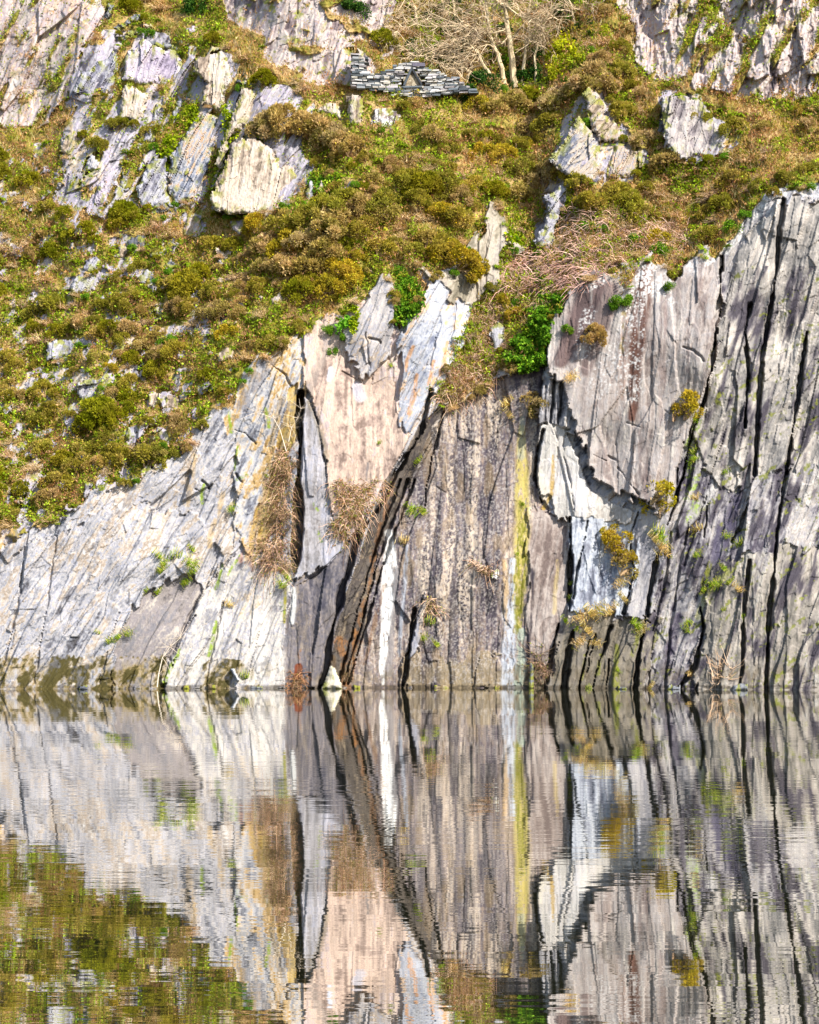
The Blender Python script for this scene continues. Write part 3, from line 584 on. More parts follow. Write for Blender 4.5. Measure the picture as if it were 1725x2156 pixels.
LIST = [
 ([(259,130),(278,98),(297,77),(318,98),(374,105),(390,136),(381,175),(339,184),(283,178),(259,168)], PUR, 'broad purple-tinged slate face with a small peak, upper left below the leaning slabs', .3, .8, .5),
 ([(245,105),(252,140),(234,199),(192,199),(150,189),(168,154),(199,136)], G_, 'bundle of leaning slate ribs with rust streaks beside the purple-tinged face', .6, 1.2, .5),
 ([(259,175),(318,196),(304,245),(283,259),(252,252)], CRM, 'small square-topped pale block below the purple-tinged slate face', .2, .8, .4),
 ([(409,119),(462,108),(476,122),(490,164),(479,196),(465,238),(434,224),(423,217),(434,175),(409,154)], CRM, 'tall grey-white tower of slate with a flat leaning top', .2, 1., .9),
 ([(420,238),(465,245),(455,301),(444,350),(430,390),(406,422),(360,430),(357,400),(352,360),(357,325),(381,297)], [(122,126,140),(170,172,182),(206,204,204),(222,190,160),(190,192,200),(224,216,208)], 'big leaning blue-grey slab streaked with orange, under the slate tower', .55, .9, .5),
 ([(352,330),(357,400),(360,432),(297,440),(283,397),(300,370),(325,330)], G_, 'grey ribbed slate left of the orange-streaked slab', .5, 1.1, .3),
 ([(511,182),(584,199),(602,217),(549,238),(546,266),(500,273),(479,300),(470,360),(450,350),(479,266)], CRM, 'cream slab curving down from the tan grass ledge', .35, .6, .6),
 ([(486,300),(514,290),(567,301),(595,350),(612,348),(640,380),(619,415),(584,439),(546,450),(490,452),(444,443),(444,415),(465,362)], CRM, 'large smooth cream slab with a rounded right shoulder', .12, .6, .7),
 ([(224,373),(227,429),(196,439),(200,410),(208,385)], PUR, 'thin lilac slate fin among ferns at the left edge', .3, .8, .4),
 ([(262,355),(274,400),(262,420),(250,400),(254,370)], G_, 'narrow grey fin right of the lilac slate fin', .3, .8, .3),
 ([(328,215),(346,220),(330,262),(312,268)], G_, 'thin leaning rib between the pale block and the slate tower', .6, .9, .3),
 ([(376,200),(392,206),(374,258),(362,262)], G_, 'thin grey rib beside the foot of the slate tower', .6, .9, .3),
 ([(330,262),(322,305),(292,300),(310,268)], G_, 'broken rib end in moss above the left ribbed slate', .6, 1., .3),
 ([(150,270),(176,270),(172,310),(150,330),(120,320)], TAN, 'tan rock patch at the left edge below the leaning ribs', .5, .8, .3),
 ([(186,330),(204,322),(214,350),(196,366),(180,360)], G_, 'knobbly grey rock at the left above the lilac fin', .4, .8, .3),
 ([(730,199),(761,196),(768,224),(758,259),(744,271),(730,252)], CRM, 'upright pale standing slab just below the ruined wall', .05, .6, .6),
 ([(656,231),(690,218),(712,215),(726,238),(719,270),(702,245),(680,240)], CRM, 'low cream rock with a notched foot left of the standing slab', .2, .7, .4),
 ([(793,224),(828,228),(849,245),(828,273),(779,270),(776,250)], [(120,108,108),(160,146,142),(190,178,172)], 'mauve rock spattered with white lichen right of the standing slab', .1, .7, .3),
 ([(905,272),(924,272),(918,298),(908,302)], CRM, 'narrow pale stone poking out of the scrub below the ruined wall', .1, .6, .3),
 ([(966,222),(978,222),(980,236),(968,238)], CRM, 'small white stone in heather right of the ruined wall foot', .1, .6, .3),
 ([(1146,272),(1166,268),(1170,284),(1156,292)], CRM, 'small pale stone just left of the twin peaks', .1, .6, .3),
 ([(1204,270),(1220,234),(1236,260),(1262,312),(1269,357),(1246,383),(1191,374),(1158,341),(1168,318)], [(110,114,128),(160,160,168),(204,196,188),(220,206,192),(190,176,160),(206,204,204)], 'lower of the twin slate peaks, pale top over dark banded foot', .75, .8, .9),
 ([(1243,179),(1259,195),(1275,237),(1314,283),(1311,299),(1262,302),(1236,247),(1228,201)], TAN, 'upper of the twin slate peaks, tan and sharp-tipped', .6, .8, .8),
 ([(1300,292),(1353,325),(1350,350),(1327,374),(1275,380),(1279,341)], TAN, 'blocky tan rock at the right foot of the twin peaks', .3, .9, .5),
 ([(1392,208),(1431,200),(1470,211),(1490,227),(1503,260),(1548,292),(1542,318),(1490,331),(1441,338),(1402,312),(1396,247)], [(150,142,144),(186,178,176),(212,204,198),(200,196,198),(224,218,212)], 'wide pale rock face with a fern fringe on the upper right', .2, .8, .7),
 ([(1145,410),(1191,390),(1210,394),(1190,430),(1172,470),(1165,522),(1132,527),(1123,507),(1142,481),(1155,452)], G_, 'leaning grey slab half covered by ivy above the bramble slope', .5, .8, .5),
 ([(483,467),(498,459),(514,459),(528,467),(516,482),(507,499),(492,492)], [(150,140,148),(180,170,176),(206,196,198)], 'rounded lilac boulder below the large cream slab', .0, .3, .5),
 ([(392,457),(410,452),(427,474),(430,502),(385,499)], TAN, 'pointed tan and grey rock in the left scree', .35, .8, .5),
 ([(273,499),(290,490),(308,495),(304,523),(269,520)], DRK, 'dark square boulder in the left scree', .2, .6, .5),
 ([(325,430),(356,422),(366,436),(340,452),(316,455)], DRK, 'dark flat-lying slabs heaped above the left scree', -1.2, 1.3, .6),
 ([(182,548),(206,537),(210,555),(203,575),(175,580)], G_, 'leaning grey block among ferns at the left margin', .6, .8, .5),
 ([(146,600),(170,578),(200,578),(215,590),(208,618),(150,620)], G_, 'cluster of split grey ribs at the left margin', .55, 1.3, .4),
 ([(216,562),(226,550),(238,566),(230,578)], PUR, 'little pointed lilac stone beside the leaning grey block', .2, .5, .4),
 ([(290,583),(306,568),(322,565),(325,588),(312,606),(294,596)], G_, 'pale split rock in grass left of the round gorse', .4, .9, .4),
 ([(338,560),(362,545),(376,553),(350,575)], DRK, 'dark leaning slab under the big fern', -1., 1., .5),
 ([(252,520),(262,512),(270,530),(262,546),(246,545)], TAN, 'tan wedge of rock below the dark square boulder', .3, .8, .3),
 ([(320,535),(346,528),(352,535),(330,546),(316,545)], DRK, 'thin dark slate plate lying in grass left of the big fern', -1., .8, .3),
 ([(452,518),(470,526),(492,545),(484,552),(464,545)], CRM, 'pale stone slipped down beside the main gorse mound', -.6, .6, .3),
 ([(458,546),(472,545),(476,556),(462,560)], PUR, 'small round lilac stone left of the main gorse mound', .1, .4, .3),
 ([(500,636),(512,632),(516,652),(504,656)], G_, 'small upright grey stone below the main gorse mound', .1, .5, .3),
 ([(570,630),(590,612),(604,628),(590,645),(574,645)], TAN, 'tan rock showing under the green gorse', .3, .8, .3),
 ([(161,805),(190,797),(213,798),(210,830),(182,847),(164,837)], G_, 'white-grey split rock above the flat brown gorse at the left', .15, .9, .4),
 ([(311,833),(330,826),(339,830),(329,861),(314,858)], CRM, 'bleached rock in moss, one of a pair on the left slope', .2, .9, .3),
 ([(344,848),(356,832),(372,832),(388,850),(380,868),(356,866)], CRM, 'knobbly bleached rock just right of the bleached pair', .2, 1.1, .4),
 ([(406,868),(414,862),(418,876),(412,890),(405,886)], PUR, 'narrow white stone by the cliff rim on the left slope', .1, .6, .3),
 ([(262,910),(276,896),(290,898),(288,918),(268,928)], G_, 'grey rock half sunk in moss above the lower gorse row', .1, 1.1, .3),
 ([(320,905),(342,898),(364,914),(357,935),(336,932)], PUR, 'pale lilac rock low on the left slope near the rim', .1, 1., .35),
 ([(451,746),(470,735),(490,732),(493,756),(462,765)], TAN, 'tan boulder in grass on the middle left slope', .3, .7, .4),
 ([(100,720),(144,711),(168,718),(160,742),(150,752),(100,760)], G_, 'grey slab at the far left below the fern bank', .2, .8, .4),
 ([(330,690),(352,688),(366,704),(350,722),(326,716)], TAN, 'rough mossy rock on the left slope above the bleached pair', .2, 1.1, .3),
 ([(336,640),(356,632),(366,652),(344,664)], TAN, 'brownish rock below the round olive gorse', .2, 1., .3),
 ([(200,630),(222,620),(228,640),(206,648)], G_, 'weathered grey rock under the left margin ribs', .2, 1., .3),
 ([(234,56),(297,26),(304,34),(280,50),(245,68)], DRK, 'dark green-grey slate slab leaning flat at the top left', -1.4, .9, .5),
 ([(238,80),(275,62),(288,66),(284,76),(242,92)], DRK, 'second dark leaning slate slab under the topmost one', -1.4, .9, .6),
 ([(210,40),(226,10),(242,8),(238,26),(220,48)], DRK, 'dark slate corner block at the top left', -.8, .9, .5),
 ([(288,52),(310,48),(324,56),(308,62)], CRM, 'small white slate chip beside the leaning slabs', -1., .5, .4),
 ([(300,80),(350,90),(384,102),(380,110),(330,100),(300,90)], DRK, 'long dark overhanging slate lip above the purple-tinged face', -.2, 1., .9),
 ([(390,56),(420,50),(424,66),(400,76)], PUR, 'lilac rock in dry grass near the top left', .2, .7, .3),
 ([(500,166),(540,182),(536,187),(498,176)], DRK, 'thin dark slate shelf right of the slate tower', -.2, .5, .8),
 ([(640,400),(655,376),(662,400),(656,425),(645,430)], G_, 'blue-grey sliver of rock right of the large cream slab', .1, .7, .3),
 ([(662,398),(676,378),(684,388),(672,420)], TAN, 'slim tan sliver beside the ivy clump', .3, .7, .3),
 ([(714,412),(736,380),(752,376),(740,402),(722,424)], PUR, 'lilac rock tongue between ivy and gorse', .6, .8, .3),
 ([(1030,690),(1050,672),(1066,690),(1062,740),(1040,745),(1034,720)], G_, 'bluish rock showing in the bramble gully', .1, .7, .3),
]
for i, (poly, cols, lab, lean, rough, p) in enumerate(LIST):
    rock('rock_outcrop' if (max(q[0] for q in poly) - min(q[0] for q in poly)) > 45 else 'rock', poly, cols, lab, 'rock', lean, rough * 1.35, p * .55, seed=200 + i, er=4 if i > 25 else 6,
         lich=.53 if 'lichen' in lab else 0, k=.3, scale=.7, warp=3.5 if i > 25 else 5)
# loose rocks at the foot of the cliff
rock('boulder', [(676,1452),(690,1412),(698,1398),(706,1404),(722,1440),(720,1452)], [(206,198,180),(228,220,204),(240,234,222),(248,244,236)], 'pale triangular boulder standing in the water at the cliff foot', 'boulder', .2, .25, .9, .15, 400, er=5, warp=1.5)
rock('rock', [(1031,1209),(1040,1198),(1051,1194),(1053,1208),(1047,1222),(1036,1220)], [(226,222,216),(244,240,236),(250,248,246)], 'white quartz block lodged in the dark streaked wall', 'rock', .2, .5, .35, .1, 401, er=3, warp=1.5)
rock('rock', [(484,1408),(494,1406),(502,1425),(507,1434),(498,1436)], [(180,184,196),(206,208,214),(226,224,222)], 'slim grey stone wedged at the mossy cliff foot', 'rock', -.3, .3, .4, .1, 402, er=3, warp=1.)
rock('rock', [(1116,1395),(1126,1398),(1124,1452),(1112,1452)], DRK, 'short dark stone post standing at the waterline', 'rock', .05, .5, .5, .1, 403, er=3, warp=1.)

for i, (u, w_, h_, lab) in enumerate([(176,22,9,'flat grey stone at the waterline near the mossy cliff foot'),(392,16,10,'wet brown stone at the waterline under the pale leafless sapling'),(448,24,12,'rounded mossy stone standing in the water at the mossy cliff foot'),
 (540,30,8,'long low pale rock at the waterline under the cream foot of the cliff'),(752,18,9,'brown stone in the water between white boulder and chalk-white streak'),(930,34,11,'square-edged brown block at the foot of the dark streaked wall'),
 (1050,20,9,'small brown stone at the waterline before the yellow-green water streak'),(1310,22,9,'dark stone at the foot of the black-cracked base columns'),(1420,30,10,'low grey slab at the waterline below the purple ribs'),(1560,34,14,'pale block in the water at the far end of the ribs')]):
    rr = random.Random(900 + i); top = [(u - w_ / 2 + w_ * f, 1450 - h_ * rr.uniform(.55, 1.)) for f in (.08, .3, .55, .8, .95)]
    rock('rock', [(u - w_ / 2, 1454)] + top + [(u + w_ / 2, 1454)], [(112,98,78),(140,126,104),(164,150,128),(184,174,158)] if i in (1, 2, 4, 5, 6) else DRK + [(190,186,180)], lab, 'rock', .1, .5, rr.uniform(.3, .8), .2, 410 + i, er=3, warp=1.2)
# ------------------------------------------------------------------ ruined dry stone wall
def hexa(V, F, CC, c, hx, hy, hz, col, rng, rot=0., sl=0.):
    b = len(V)
    for sx, sy, sz in ((-1,-1,-1),(1,-1,-1),(1,1,-1),(-1,1,-1),(-1,-1,1),(1,-1,1),(1,1,1),(-1,1,1)):
        x = sx * hx * rng.uniform(.82, 1.0); y = sy * hy * rng.uniform(.85, 1.05); z = sz * hz * rng.uniform(.62, 1.0)
        V.append((c[0] + x * cos(rot) - z * sin(rot), c[1] + y, c[2] + z * cos(rot) + x * sin(rot) + sl * x)); CC.append(col)
    for f in ((0,3,2,1),(4,5,6,7),(0,1,5,4),(1,2,6,5),(2,3,7,6),(3,0,4,7)): F.append([b + i for i in f])
def build_wall():
    yw = yat(860, 196) - .25
    k = (1 + yw / CAM_D) / PXM
    org = s2w(np.float64(860.), np.float64(200.), yw)
    root = bpy.data.objects.new('ruined_wall', None); COL.objects.link(root); root.location = org
    tag(root, 'ruined dry stone slate wall with a triangular opening on the grassy ledge', 'wall')
    L = lambda u, v: ((u - 860) * k, (200 - v) * k)
    top = [(738,119),(752,116),(770,118),(779,124),(783,150),(786,160),(800,156),(822,148),(826,140),(846,136),(850,132),(872,129),(893,131),(895,144),(915,146),(926,152),(948,163),(968,166),(975,176),(990,188)]
    base = [(738,180),(760,184),(800,192),(840,202),(870,206),(910,204),(950,198),(992,196)]
    tx = [q[0] for q in top]; ty = [q[1] for q in top]; bx = [q[0] for q in base]; by = [q[1] for q in base]
    rng = random.Random(8); V, F, CC = [], [], []
    pal = [(84,90,96),(112,120,126),(150,154,158),(186,186,186),(206,202,198),(222,216,208),(150,144,144),(104,108,108),(200,192,194),(214,210,206)]
    apex, lf, rf = (866,143), (851,184), (888,183)
    def hole(u, v):
        return inpoly(np.array([float(u)]), np.array([float(v)]), [apex, (lf[0] - 2, lf[1]), (rf[0] + 2, rf[1])])[0]
    v = 207.
    while v > 114:
        h = rng.uniform(2.6, 5.2)
        u = 738 + rng.uniform(0, 4)
        while u < 992:
            big = rng.random()
            ln = rng.uniform(7, 26)
            if big < .2: ln = rng.uniform(9, 18)
            uc = u + ln / 2; vc = v - h / 2
            t = np.interp(uc, tx, ty); b = np.interp(uc, bx, by)
            if t - 1 < vc < b + 2 and not (hole(u, vc) or hole(uc, vc) or hole(u + ln, vc)):
                if np.interp(u, tx, ty) < vc + 3 and np.interp(u + ln, tx, ty) < vc + 3:
                    col = alb(rng.choice(pal), .62) if big > .2 else alb(rng.choice([(226,218,202),(214,204,190),(232,226,214)]))
                    x, z = L(uc, vc)
                    hexa(V, F, CC, (x, rng.uniform(-.06, .08), z), ln / 2 * k * 1.02, .34, h / 2 * k * 1.04, col, rng, rng.uniform(-.035, .035), -.05 if uc < 800 else .05 if uc > 900 and rng.random() < .5 else 0)
            u += ln + rng.uniform(-.5, 1.2)
        v -= h * .95
    mk('masonry', V, np.array(F), M_WALL, root, np.array(CC))
    def slab(a, b, th, col, name, yy=-.16, hy=.3):
        V, F, CC = [], [], []
        (x0, z0), (x1, z1) = L(*a), L(*b)
        hexa(V, F, CC, ((x0 + x1) / 2, yy, (z0 + z1) / 2), math.hypot(x1 - x0, z1 - z0) / 2 * 1.05, hy, th * k / 2, alb(col), random.Random(3), math.atan2(z1 - z0, x1 - x0))
        return mk(name, V, np.array(F), M_WALL, root, np.array(CC))
    slab(lf, (868, 146), 5, (96, 104, 112), 'leaning_slab'); slab((889, 183), (866, 144), 5, (62, 66, 72), 'leaning_slab')
    slab((848, 187), (890, 186), 4, (120, 128, 134), 'sill_slab'); slab((868, 139), (896, 140), 9, (128, 122, 138), 'cap_stone', -.1)
    V, F, CC = [], [], []; r2 = random.Random(4)
    for i in range(60):
        u = r2.uniform(852, 886); vv = r2.uniform(150, 184)
        if hole(u, vv): x, z = L(u, vv); hexa(V, F, CC, (x, -.12, z), r2.uniform(.06, .2), .2, r2.uniform(.06, .14), alb(r2.choice([(196,176,144),(164,146,118),(214,198,168)])), r2, r2.uniform(-.4, .4))
    mk('rubble_fill', V, np.array(F), M_WALL, root, np.array(CC))
    return root
build_wall()
# ------------------------------------------------------------------ plant prototypes (built once, copied with obj.copy)
RNG = np.random.RandomState(42)
def unit(a): return a / (np.linalg.norm(a, axis=-1, keepdims=True) + 1e-9)
def tris(base, d, side, ln, wd):
    """one pointed triangle per row"""
    a = base - side * wd; b = base + side * wd; c = base + d * ln
    n = len(base); V = np.stack([a, b, c], 1).reshape(-1, 3); F = np.arange(3 * n).reshape(-1, 3)
    return V, F
def leaves(base, d, side, ln, wd):
    """one kite-shaped leaf per row"""
    mid = base + d * ln * .5
    V = np.stack([base, mid + side * wd, base + d * ln, mid - side * wd], 1).reshape(-1, 3)
    return V, np.arange(4 * len(base)).reshape(-1, 4)
def tube(paths, sides=4):
    """paths: list of (points Nx3, radii N)"""
    Vs, Fs, n = [], [], 0
    for p, r in paths:
        p = np.asarray(p, float); t = unit(np.gradient(p, axis=0))
        ref = np.where(np.abs(t[:, 2:3]) > .9, [[1., 0, 0]], [[0, 0, 1.]])
        a = unit(np.cross(t, ref)); b = np.cross(t, a)
        ang = np.linspace(0, 2 * pi, sides, endpoint=False)
        ring = p[:, None] + (a[:, None] * np.cos(ang)[None, :, None] + b[:, None] * np.sin(ang)[None, :, None]) * np.asarray(r)[:, None, None]
        Vs.append(ring.reshape(-1, 3)); m = len(p)
        i = np.arange(m - 1)[:, None] * sides + np.arange(sides)[None]; j = np.arange(m - 1)[:, None] * sides + (np.arange(sides)[None] + 1) % sides
        Fs.append(np.stack([i, j, j + sides, i + sides], -1).reshape(-1, 4) + n); n += m * sides
    return np.concatenate(Vs), np.concatenate(Fs)
def rcols(n, cols, per, rng, jit=.12):
    c = np.array([albv(x) for x in cols]); w_ = c[rng.randint(0, len(c), n)] * (1 + (rng.rand(n, 1) - .5) * 2 * jit)
    return np.repeat(w_, per, axis=0)

def proto_root(name):
    o = bpy.data.objects.new(name, None); return o
def gorse(seed, cols, flower=0, lobes=20, spikes=190, flat=.95, nst=8):
    rng = np.random.RandomState(seed); root = proto_root('gorse_bush')
    d = unit(rng.normal(size=(lobes, 3)) * [1, 1, .8] + [0, 0, .55]); d[:, 2] = np.abs(d[:, 2]) * .9
    c = d * [.8, .8, flat * .9] * rng.uniform(.75, 1.1, (lobes, 1)); r = rng.uniform(.2, .38, lobes)
    li = np.repeat(np.arange(lobes), spikes)
    dd = unit(rng.normal(size=(len(li), 3)) + d[li] * .8 + [0, -.2, .35])
    base = c[li] + dd * (r[li] * rng.uniform(.72, 1., len(li)))[:, None]
    dr = unit(dd + rng.normal(size=dd.shape) * .45 + [0, 0, .25]); sd = unit(np.cross(dr, rng.normal(size=dr.shape)))
    V, F = tris(base, dr, sd, rng.uniform(.09, .17, (len(li), 1)), rng.uniform(.03, .055, (len(li), 1)))
    cc = np.array([albv(x) for x in cols]); lc = cc[rng.randint(0, len(cc), lobes)]
    hi = np.clip((np.einsum('ij,ij->i', dd, d[li]) + .2), 0.25, 1)[:, None]
    col = (lc[li] * .6 + cc[rng.randint(0, len(cc), len(li))] * .4) * rng.uniform(.75, 1.2, (len(li), 1))
    parts = [('foliage', V, F, M_LEAF, np.repeat(col, 3, 0))]
    stems = []
    for i in range(nst):
        e = c[rng.randint(lobes)]; p = np.array([[0, 0, -.35], e * [.3, .3, .2] + rng.normal(size=3) * .06, e * .65 + rng.normal(size=3) * .08, e * .95])
        stems.append((p, [.045, .035, .025, .012]))
    V2, F2 = tube(stems); parts.append(('stem', V2, F2, M_TWIG, np.tile(albv((150, 126, 100)), (len(V2), 1))))
    if flower:
        k = rng.randint(0, len(li), flower); k = k[dd[k][:, 1] < .5]
        b = base[k] + dr[k] * .12; V3, F3 = leaves(b, unit(rng.normal(size=b.shape)), unit(rng.normal(size=b.shape)), .075, .032)
        parts.append(('flowers', V3, F3, M_LEAF, rcols(len(b), [(232, 196, 30), (214, 176, 20), (236, 206, 70)], 4, rng)))
    return root, parts
def fern(seed, cols, fr=15, L=.95):
    rng = np.random.RandomState(seed); root = proto_root('fern'); Vs, Fs, Cs, n = [], [], [], 0; rib = []
    for i in range(fr):
        az = 2 * pi * i / fr + rng.uniform(-.2, .2); ln = L * rng.uniform(.7, 1.1); up = rng.uniform(.45, 1.1)
        t = np.linspace(0, 1, 13); h = np.array([cos(az), sin(az), 0])
        p = h * (t[:, None] * ln * .85) + np.array([0, 0, 1]) * ((up * t - .85 * up * t * t - .15 * t ** 3)[:, None] * ln * 1.2)
        tg = unit(np.gradient(p, axis=0)); sd = unit(np.cross(tg, [0, 0, 1.]) + rng.normal(size=3) * .1)
        rib.append((p, np.linspace(.014, .004, 13)))
        for s in (-1, 1):
            b = np.repeat(p[1:], 2, 0) + np.tile([[0.], [.5]], (12, 1)) * np.repeat(np.diff(p, axis=0), 2, 0); g = np.repeat(tg[1:], 2, 0)
            q = np.linspace(.04, 1, 24); wl = (.24 * np.sin(pi * np.clip(q * .8 + .2, 0, 1)) ** .8 * ln)[:, None]
            sd2 = np.repeat(sd[1:], 2, 0); V, F = leaves(b, unit(sd2 * s + g * .5 - np.array([0, 0, .25])), g, wl, .024)
            Vs.append(V); Fs.append(F + n); n += len(V); Cs.append(rcols(24, cols, 4, rng))
    parts = [('fronds', np.concatenate(Vs), np.concatenate(Fs), M_LEAF, np.concatenate(Cs))]
    V2, F2 = tube(rib, 3); parts.append(('stalks', V2, F2, M_TWIG, np.tile(albv((140, 120, 50)), (len(V2), 1))))
    return root, parts
def twiggy(seed, cols, n=150, name='heath_shrub', leafcols=None, nl=700, droop=.2):
    rng = np.random.RandomState(seed); root = proto_root(name); paths = []; tips = []
    for i in range(n):
        d = unit(rng.normal(size=3) * [1, 1, .6] + [0, 0, .7]); d[2] = abs(d[2]); ln = rng.uniform(.55, 1.05)
        b = rng.normal(size=3) * [.3, .3, .02]; t = np.linspace(0, 1, 5)[:, None]
        p = b + d * ln * t + rng.normal(size=3) * .16 * t * t - np.array([0, 0, droop]) * t ** 3 + rng.normal(size=(5, 3)) * .025
        paths.append((p, np.array([.016, .014, .011, .008, .004]) * rng.uniform(.7, 1.2))); tips.append(p[2:])
    V, F = tube(paths, 3); parts = [('twigs', V, F, M_TWIG, np.repeat(rcols(n, cols, 1, rng, .25), 15, 0))]
    tp = np.concatenate(tips); k = rng.randint(0, len(tp), nl)
    dr = unit(rng.normal(size=(nl, 3))); V2, F2 = tris(tp[k] + rng.normal(size=(nl, 3)) * .07, dr, unit(np.cross(dr, rng.normal(size=dr.shape))), rng.uniform(.07, .15, (nl, 1)), rng.uniform(.02, .045, (nl, 1)))
    parts.append(('leaves', V2, F2, M_LEAF, rcols(nl, leafcols or cols, 3, rng, .25)))
    return root, parts
def leafy(seed, cols, n=1500, name='leafy_shrub', flat=.7, size=.13):
    rng = np.random.RandomState(seed); root = proto_root(name); nl = 14
    d = unit(rng.normal(size=(nl, 3)) + [0, -.3, .5]); c = d * [.62, .62, flat * .7]; r = rng.uniform(.28, .45, nl)
    k = rng.randint(0, nl, n); dd = unit(rng.normal(size=(n, 3)) + [0, -.2, .3])
    b = c[k] + dd * (r[k] * rng.uniform(.6, 1, n))[:, None]
    dr = unit(dd * .6 + rng.normal(size=dd.shape) * .7 - [0, 0, .25])
    V, F = leaves(b, dr, unit(np.cross(dr, dd + rng.normal(size=dd.shape) * .3)), rng.uniform(size * .8, size * 1.5, (n, 1)), size * .42)
    parts = [('foliage', V, F, M_LEAF, rcols(n, cols, 4, rng, .22))]
    st = []
    for i in range(5):
        e = c[rng.randint(nl)]; st.append((np.array([[0, 0, -.4], e * .35, e * .9]), [.04, .03, .012]))
    V2, F2 = tube(st); parts.append(('stem', V2, F2, M_TWIG, np.tile(albv((120, 100, 76)), (len(V2), 1))))
    return root, parts
def tuft(seed, cols, n=90, L=.9):
    rng = np.random.RandomState(seed); root = proto_root('grass_tuft')
    az = rng.rand(n) * 2 * pi; h = np.stack([np.cos(az), np.sin(az), 0 * az], 1); sp = rng.uniform(.15, .9, (n, 1)); ln = rng.uniform(.5, 1., (n, 1)) * L
    b = rng.normal(size=(n, 3)) * [.28, .28, .02]; sd = np.stack([-np.sin(az), np.cos(az), 0 * az], 1)
    p1 = b + (h * sp * .35 + [0, 0, .5]) * ln; p2 = b + (h * sp * .95 + [0, 0, .75]) * ln - np.array([0, 0, .35]) * sp * ln
    V = np.stack([b - sd * .022, b + sd * .022, p1 + sd * .018, p1 - sd * .018, p2], 1).reshape(-1, 3)
    i = np.arange(n)[:, None] * 5
    parts = [('blades', V, [i + [[0, 1, 2, 3]], i + [[3, 2, 4]]], M_LEAF, rcols(n, cols, 5, rng, .2))]
    return root, parts

OLIVE = [(142,132,42),(160,146,58),(124,120,34),(178,156,84),(140,136,48)]
BROWN = [(180,154,102),(158,138,74),(194,166,120),(142,130,58),(170,146,92)]
GOLD = [(164,146,40),(180,154,44),(144,134,34),(176,152,66)]
LIME = [(132,130,24),(150,144,34),(116,120,20),(140,128,40)]
KINDS = {
 'gorse_olive': [gorse(s, OLIVE, 60) for s in (1, 2, 3)], 'gorse_brown': [gorse(s, BROWN, 40) for s in (4, 5, 6)],
 'gorse_gold': [gorse(s, GOLD, 260) for s in (7, 8)], 'gorse_lime': [gorse(s, LIME, 0) for s in (9, 10)],
 'gorse_open': [gorse(s, GOLD if s != 31 else BROWN, 160, 11, 120, 1.25, 22) for s in (29, 30, 31)],
 'fern': [fern(s, [(104,140,20),(128,156,26),(84,122,16),(150,164,40)]) for s in (11, 12, 13)],
 'heath': [twiggy(s, [(196,166,128),(170,138,104),(212,184,148),(150,120,90)], 150, 'heath_shrub', [(176,140,90),(150,122,66),(190,160,112),(128,112,50)]) for s in (14, 15, 16)],
 'bramble': [twiggy(s, [(176,144,118),(146,116,96),(196,166,140),(120,98,82)], 130, 'bramble_bush', [(110,112,50),(140,104,80),(122,92,66),(96,104,40)], 420, .7) for s in (17, 18)],
 'leafy': [leafy(s, [(92,132,30),(70,110,24),(122,152,40),(84,120,30)]) for s in (19, 20)],
 'dark': [leafy(s, [(40,70,26),(56,88,30),(30,58,24),(72,100,40)], 1500, 'evergreen_shrub') for s in (21, 22)],
 'yellowleaf': [leafy(s, [(166,168,30),(146,154,30),(182,182,56),(124,136,28)], 1500, 'leafy_shrub') for s in (23,)],
 'tuft_green': [tuft(s, [(126,152,30),(158,170,50),(104,134,26),(186,176,90)]) for s in (24, 25)],
 'tuft_dry': [tuft(s, [(206,178,120),(184,154,96),(222,196,144),(160,150,60)]) for s in (26, 27)],
}
_made = {}
def put(kind, var, loc, size, rz, tilt=(0, 0), tint=(1, 1, 1), squash=1., parts_ok=True):
    """a copy of a plant: its own Empty, its own part objects, shared mesh data"""
    root, parts = KINDS[kind][var % len(KINDS[kind])]
    key = (kind, var % len(KINDS[kind]))
    o = root.copy(); COL.objects.link(o)
    if key not in _made:
        _made[key] = [mk(nm, V, F, mt, None, cc, link=False) for nm, V, F, mt, cc in parts]
    for i, ch in enumerate(_made[key]):
        c = ch.copy(); COL.objects.link(c); c.parent = o; c.color = (*tint, 1)
    o.location = loc; o.rotation_euler = (tilt[0], tilt[1], rz); o.scale = (size, size, size * squash)
    return o
# ------------------------------------------------------------------ planting the hillside
LAND = [(860,165,'ruined wall'),(450,165,'slate tower'),(410,330,'orange-streaked slab'),(545,370,'large cream slab'),(748,230,'upright standing slab'),(1215,320,'twin peaks'),
 (1470,270,'wide pale rock face'),(1045,490,'rock pillar'),(815,610,'pale spire'),(1160,450,'ivy-clad leaning slab'),(505,475,'rounded lilac boulder'),(399,548,'big fern'),
 (190,820,'white-grey split rock'),(1075,100,'bare trees'),(660,80,'pink crag'),(1470,90,'knobbly high crag'),(1350,600,'stained buttress top'),(1130,700,'tall ivy bank'),
 (200,1030,'pale cliff rim'),(472,745,'tan boulder'),(365,845,'bleached rocks'),(1040,760,'bramble gully'),(320,140,'purple-tinged face'),(195,570,'leaning grey block'),
 (1560,440,'cliff corner'),(1200,560,'bramble slope'),(629,1000,'black cleft'),(750,1060,'bramble pocket'),(1094,1180,'yellow-green water streak'),(1275,1190,'cold grey columns'),(1500,1200,'purple ribs'),(300,1400,'mossy cliff foot'),
 (620,530,'main gorse mound'),(700,1420,'white triangular boulder'),(820,1240,'chalk-white streak'),(1250,1380,'dark base columns'),(480,1000,'curved crack'),(330,1190,'mossy ledge')]
_labels = {}
REG = []
def place(o, u, v, adj, noun, cat, group, label=None):
    REG.append((o, u, v, adj, noun, cat, group, label))
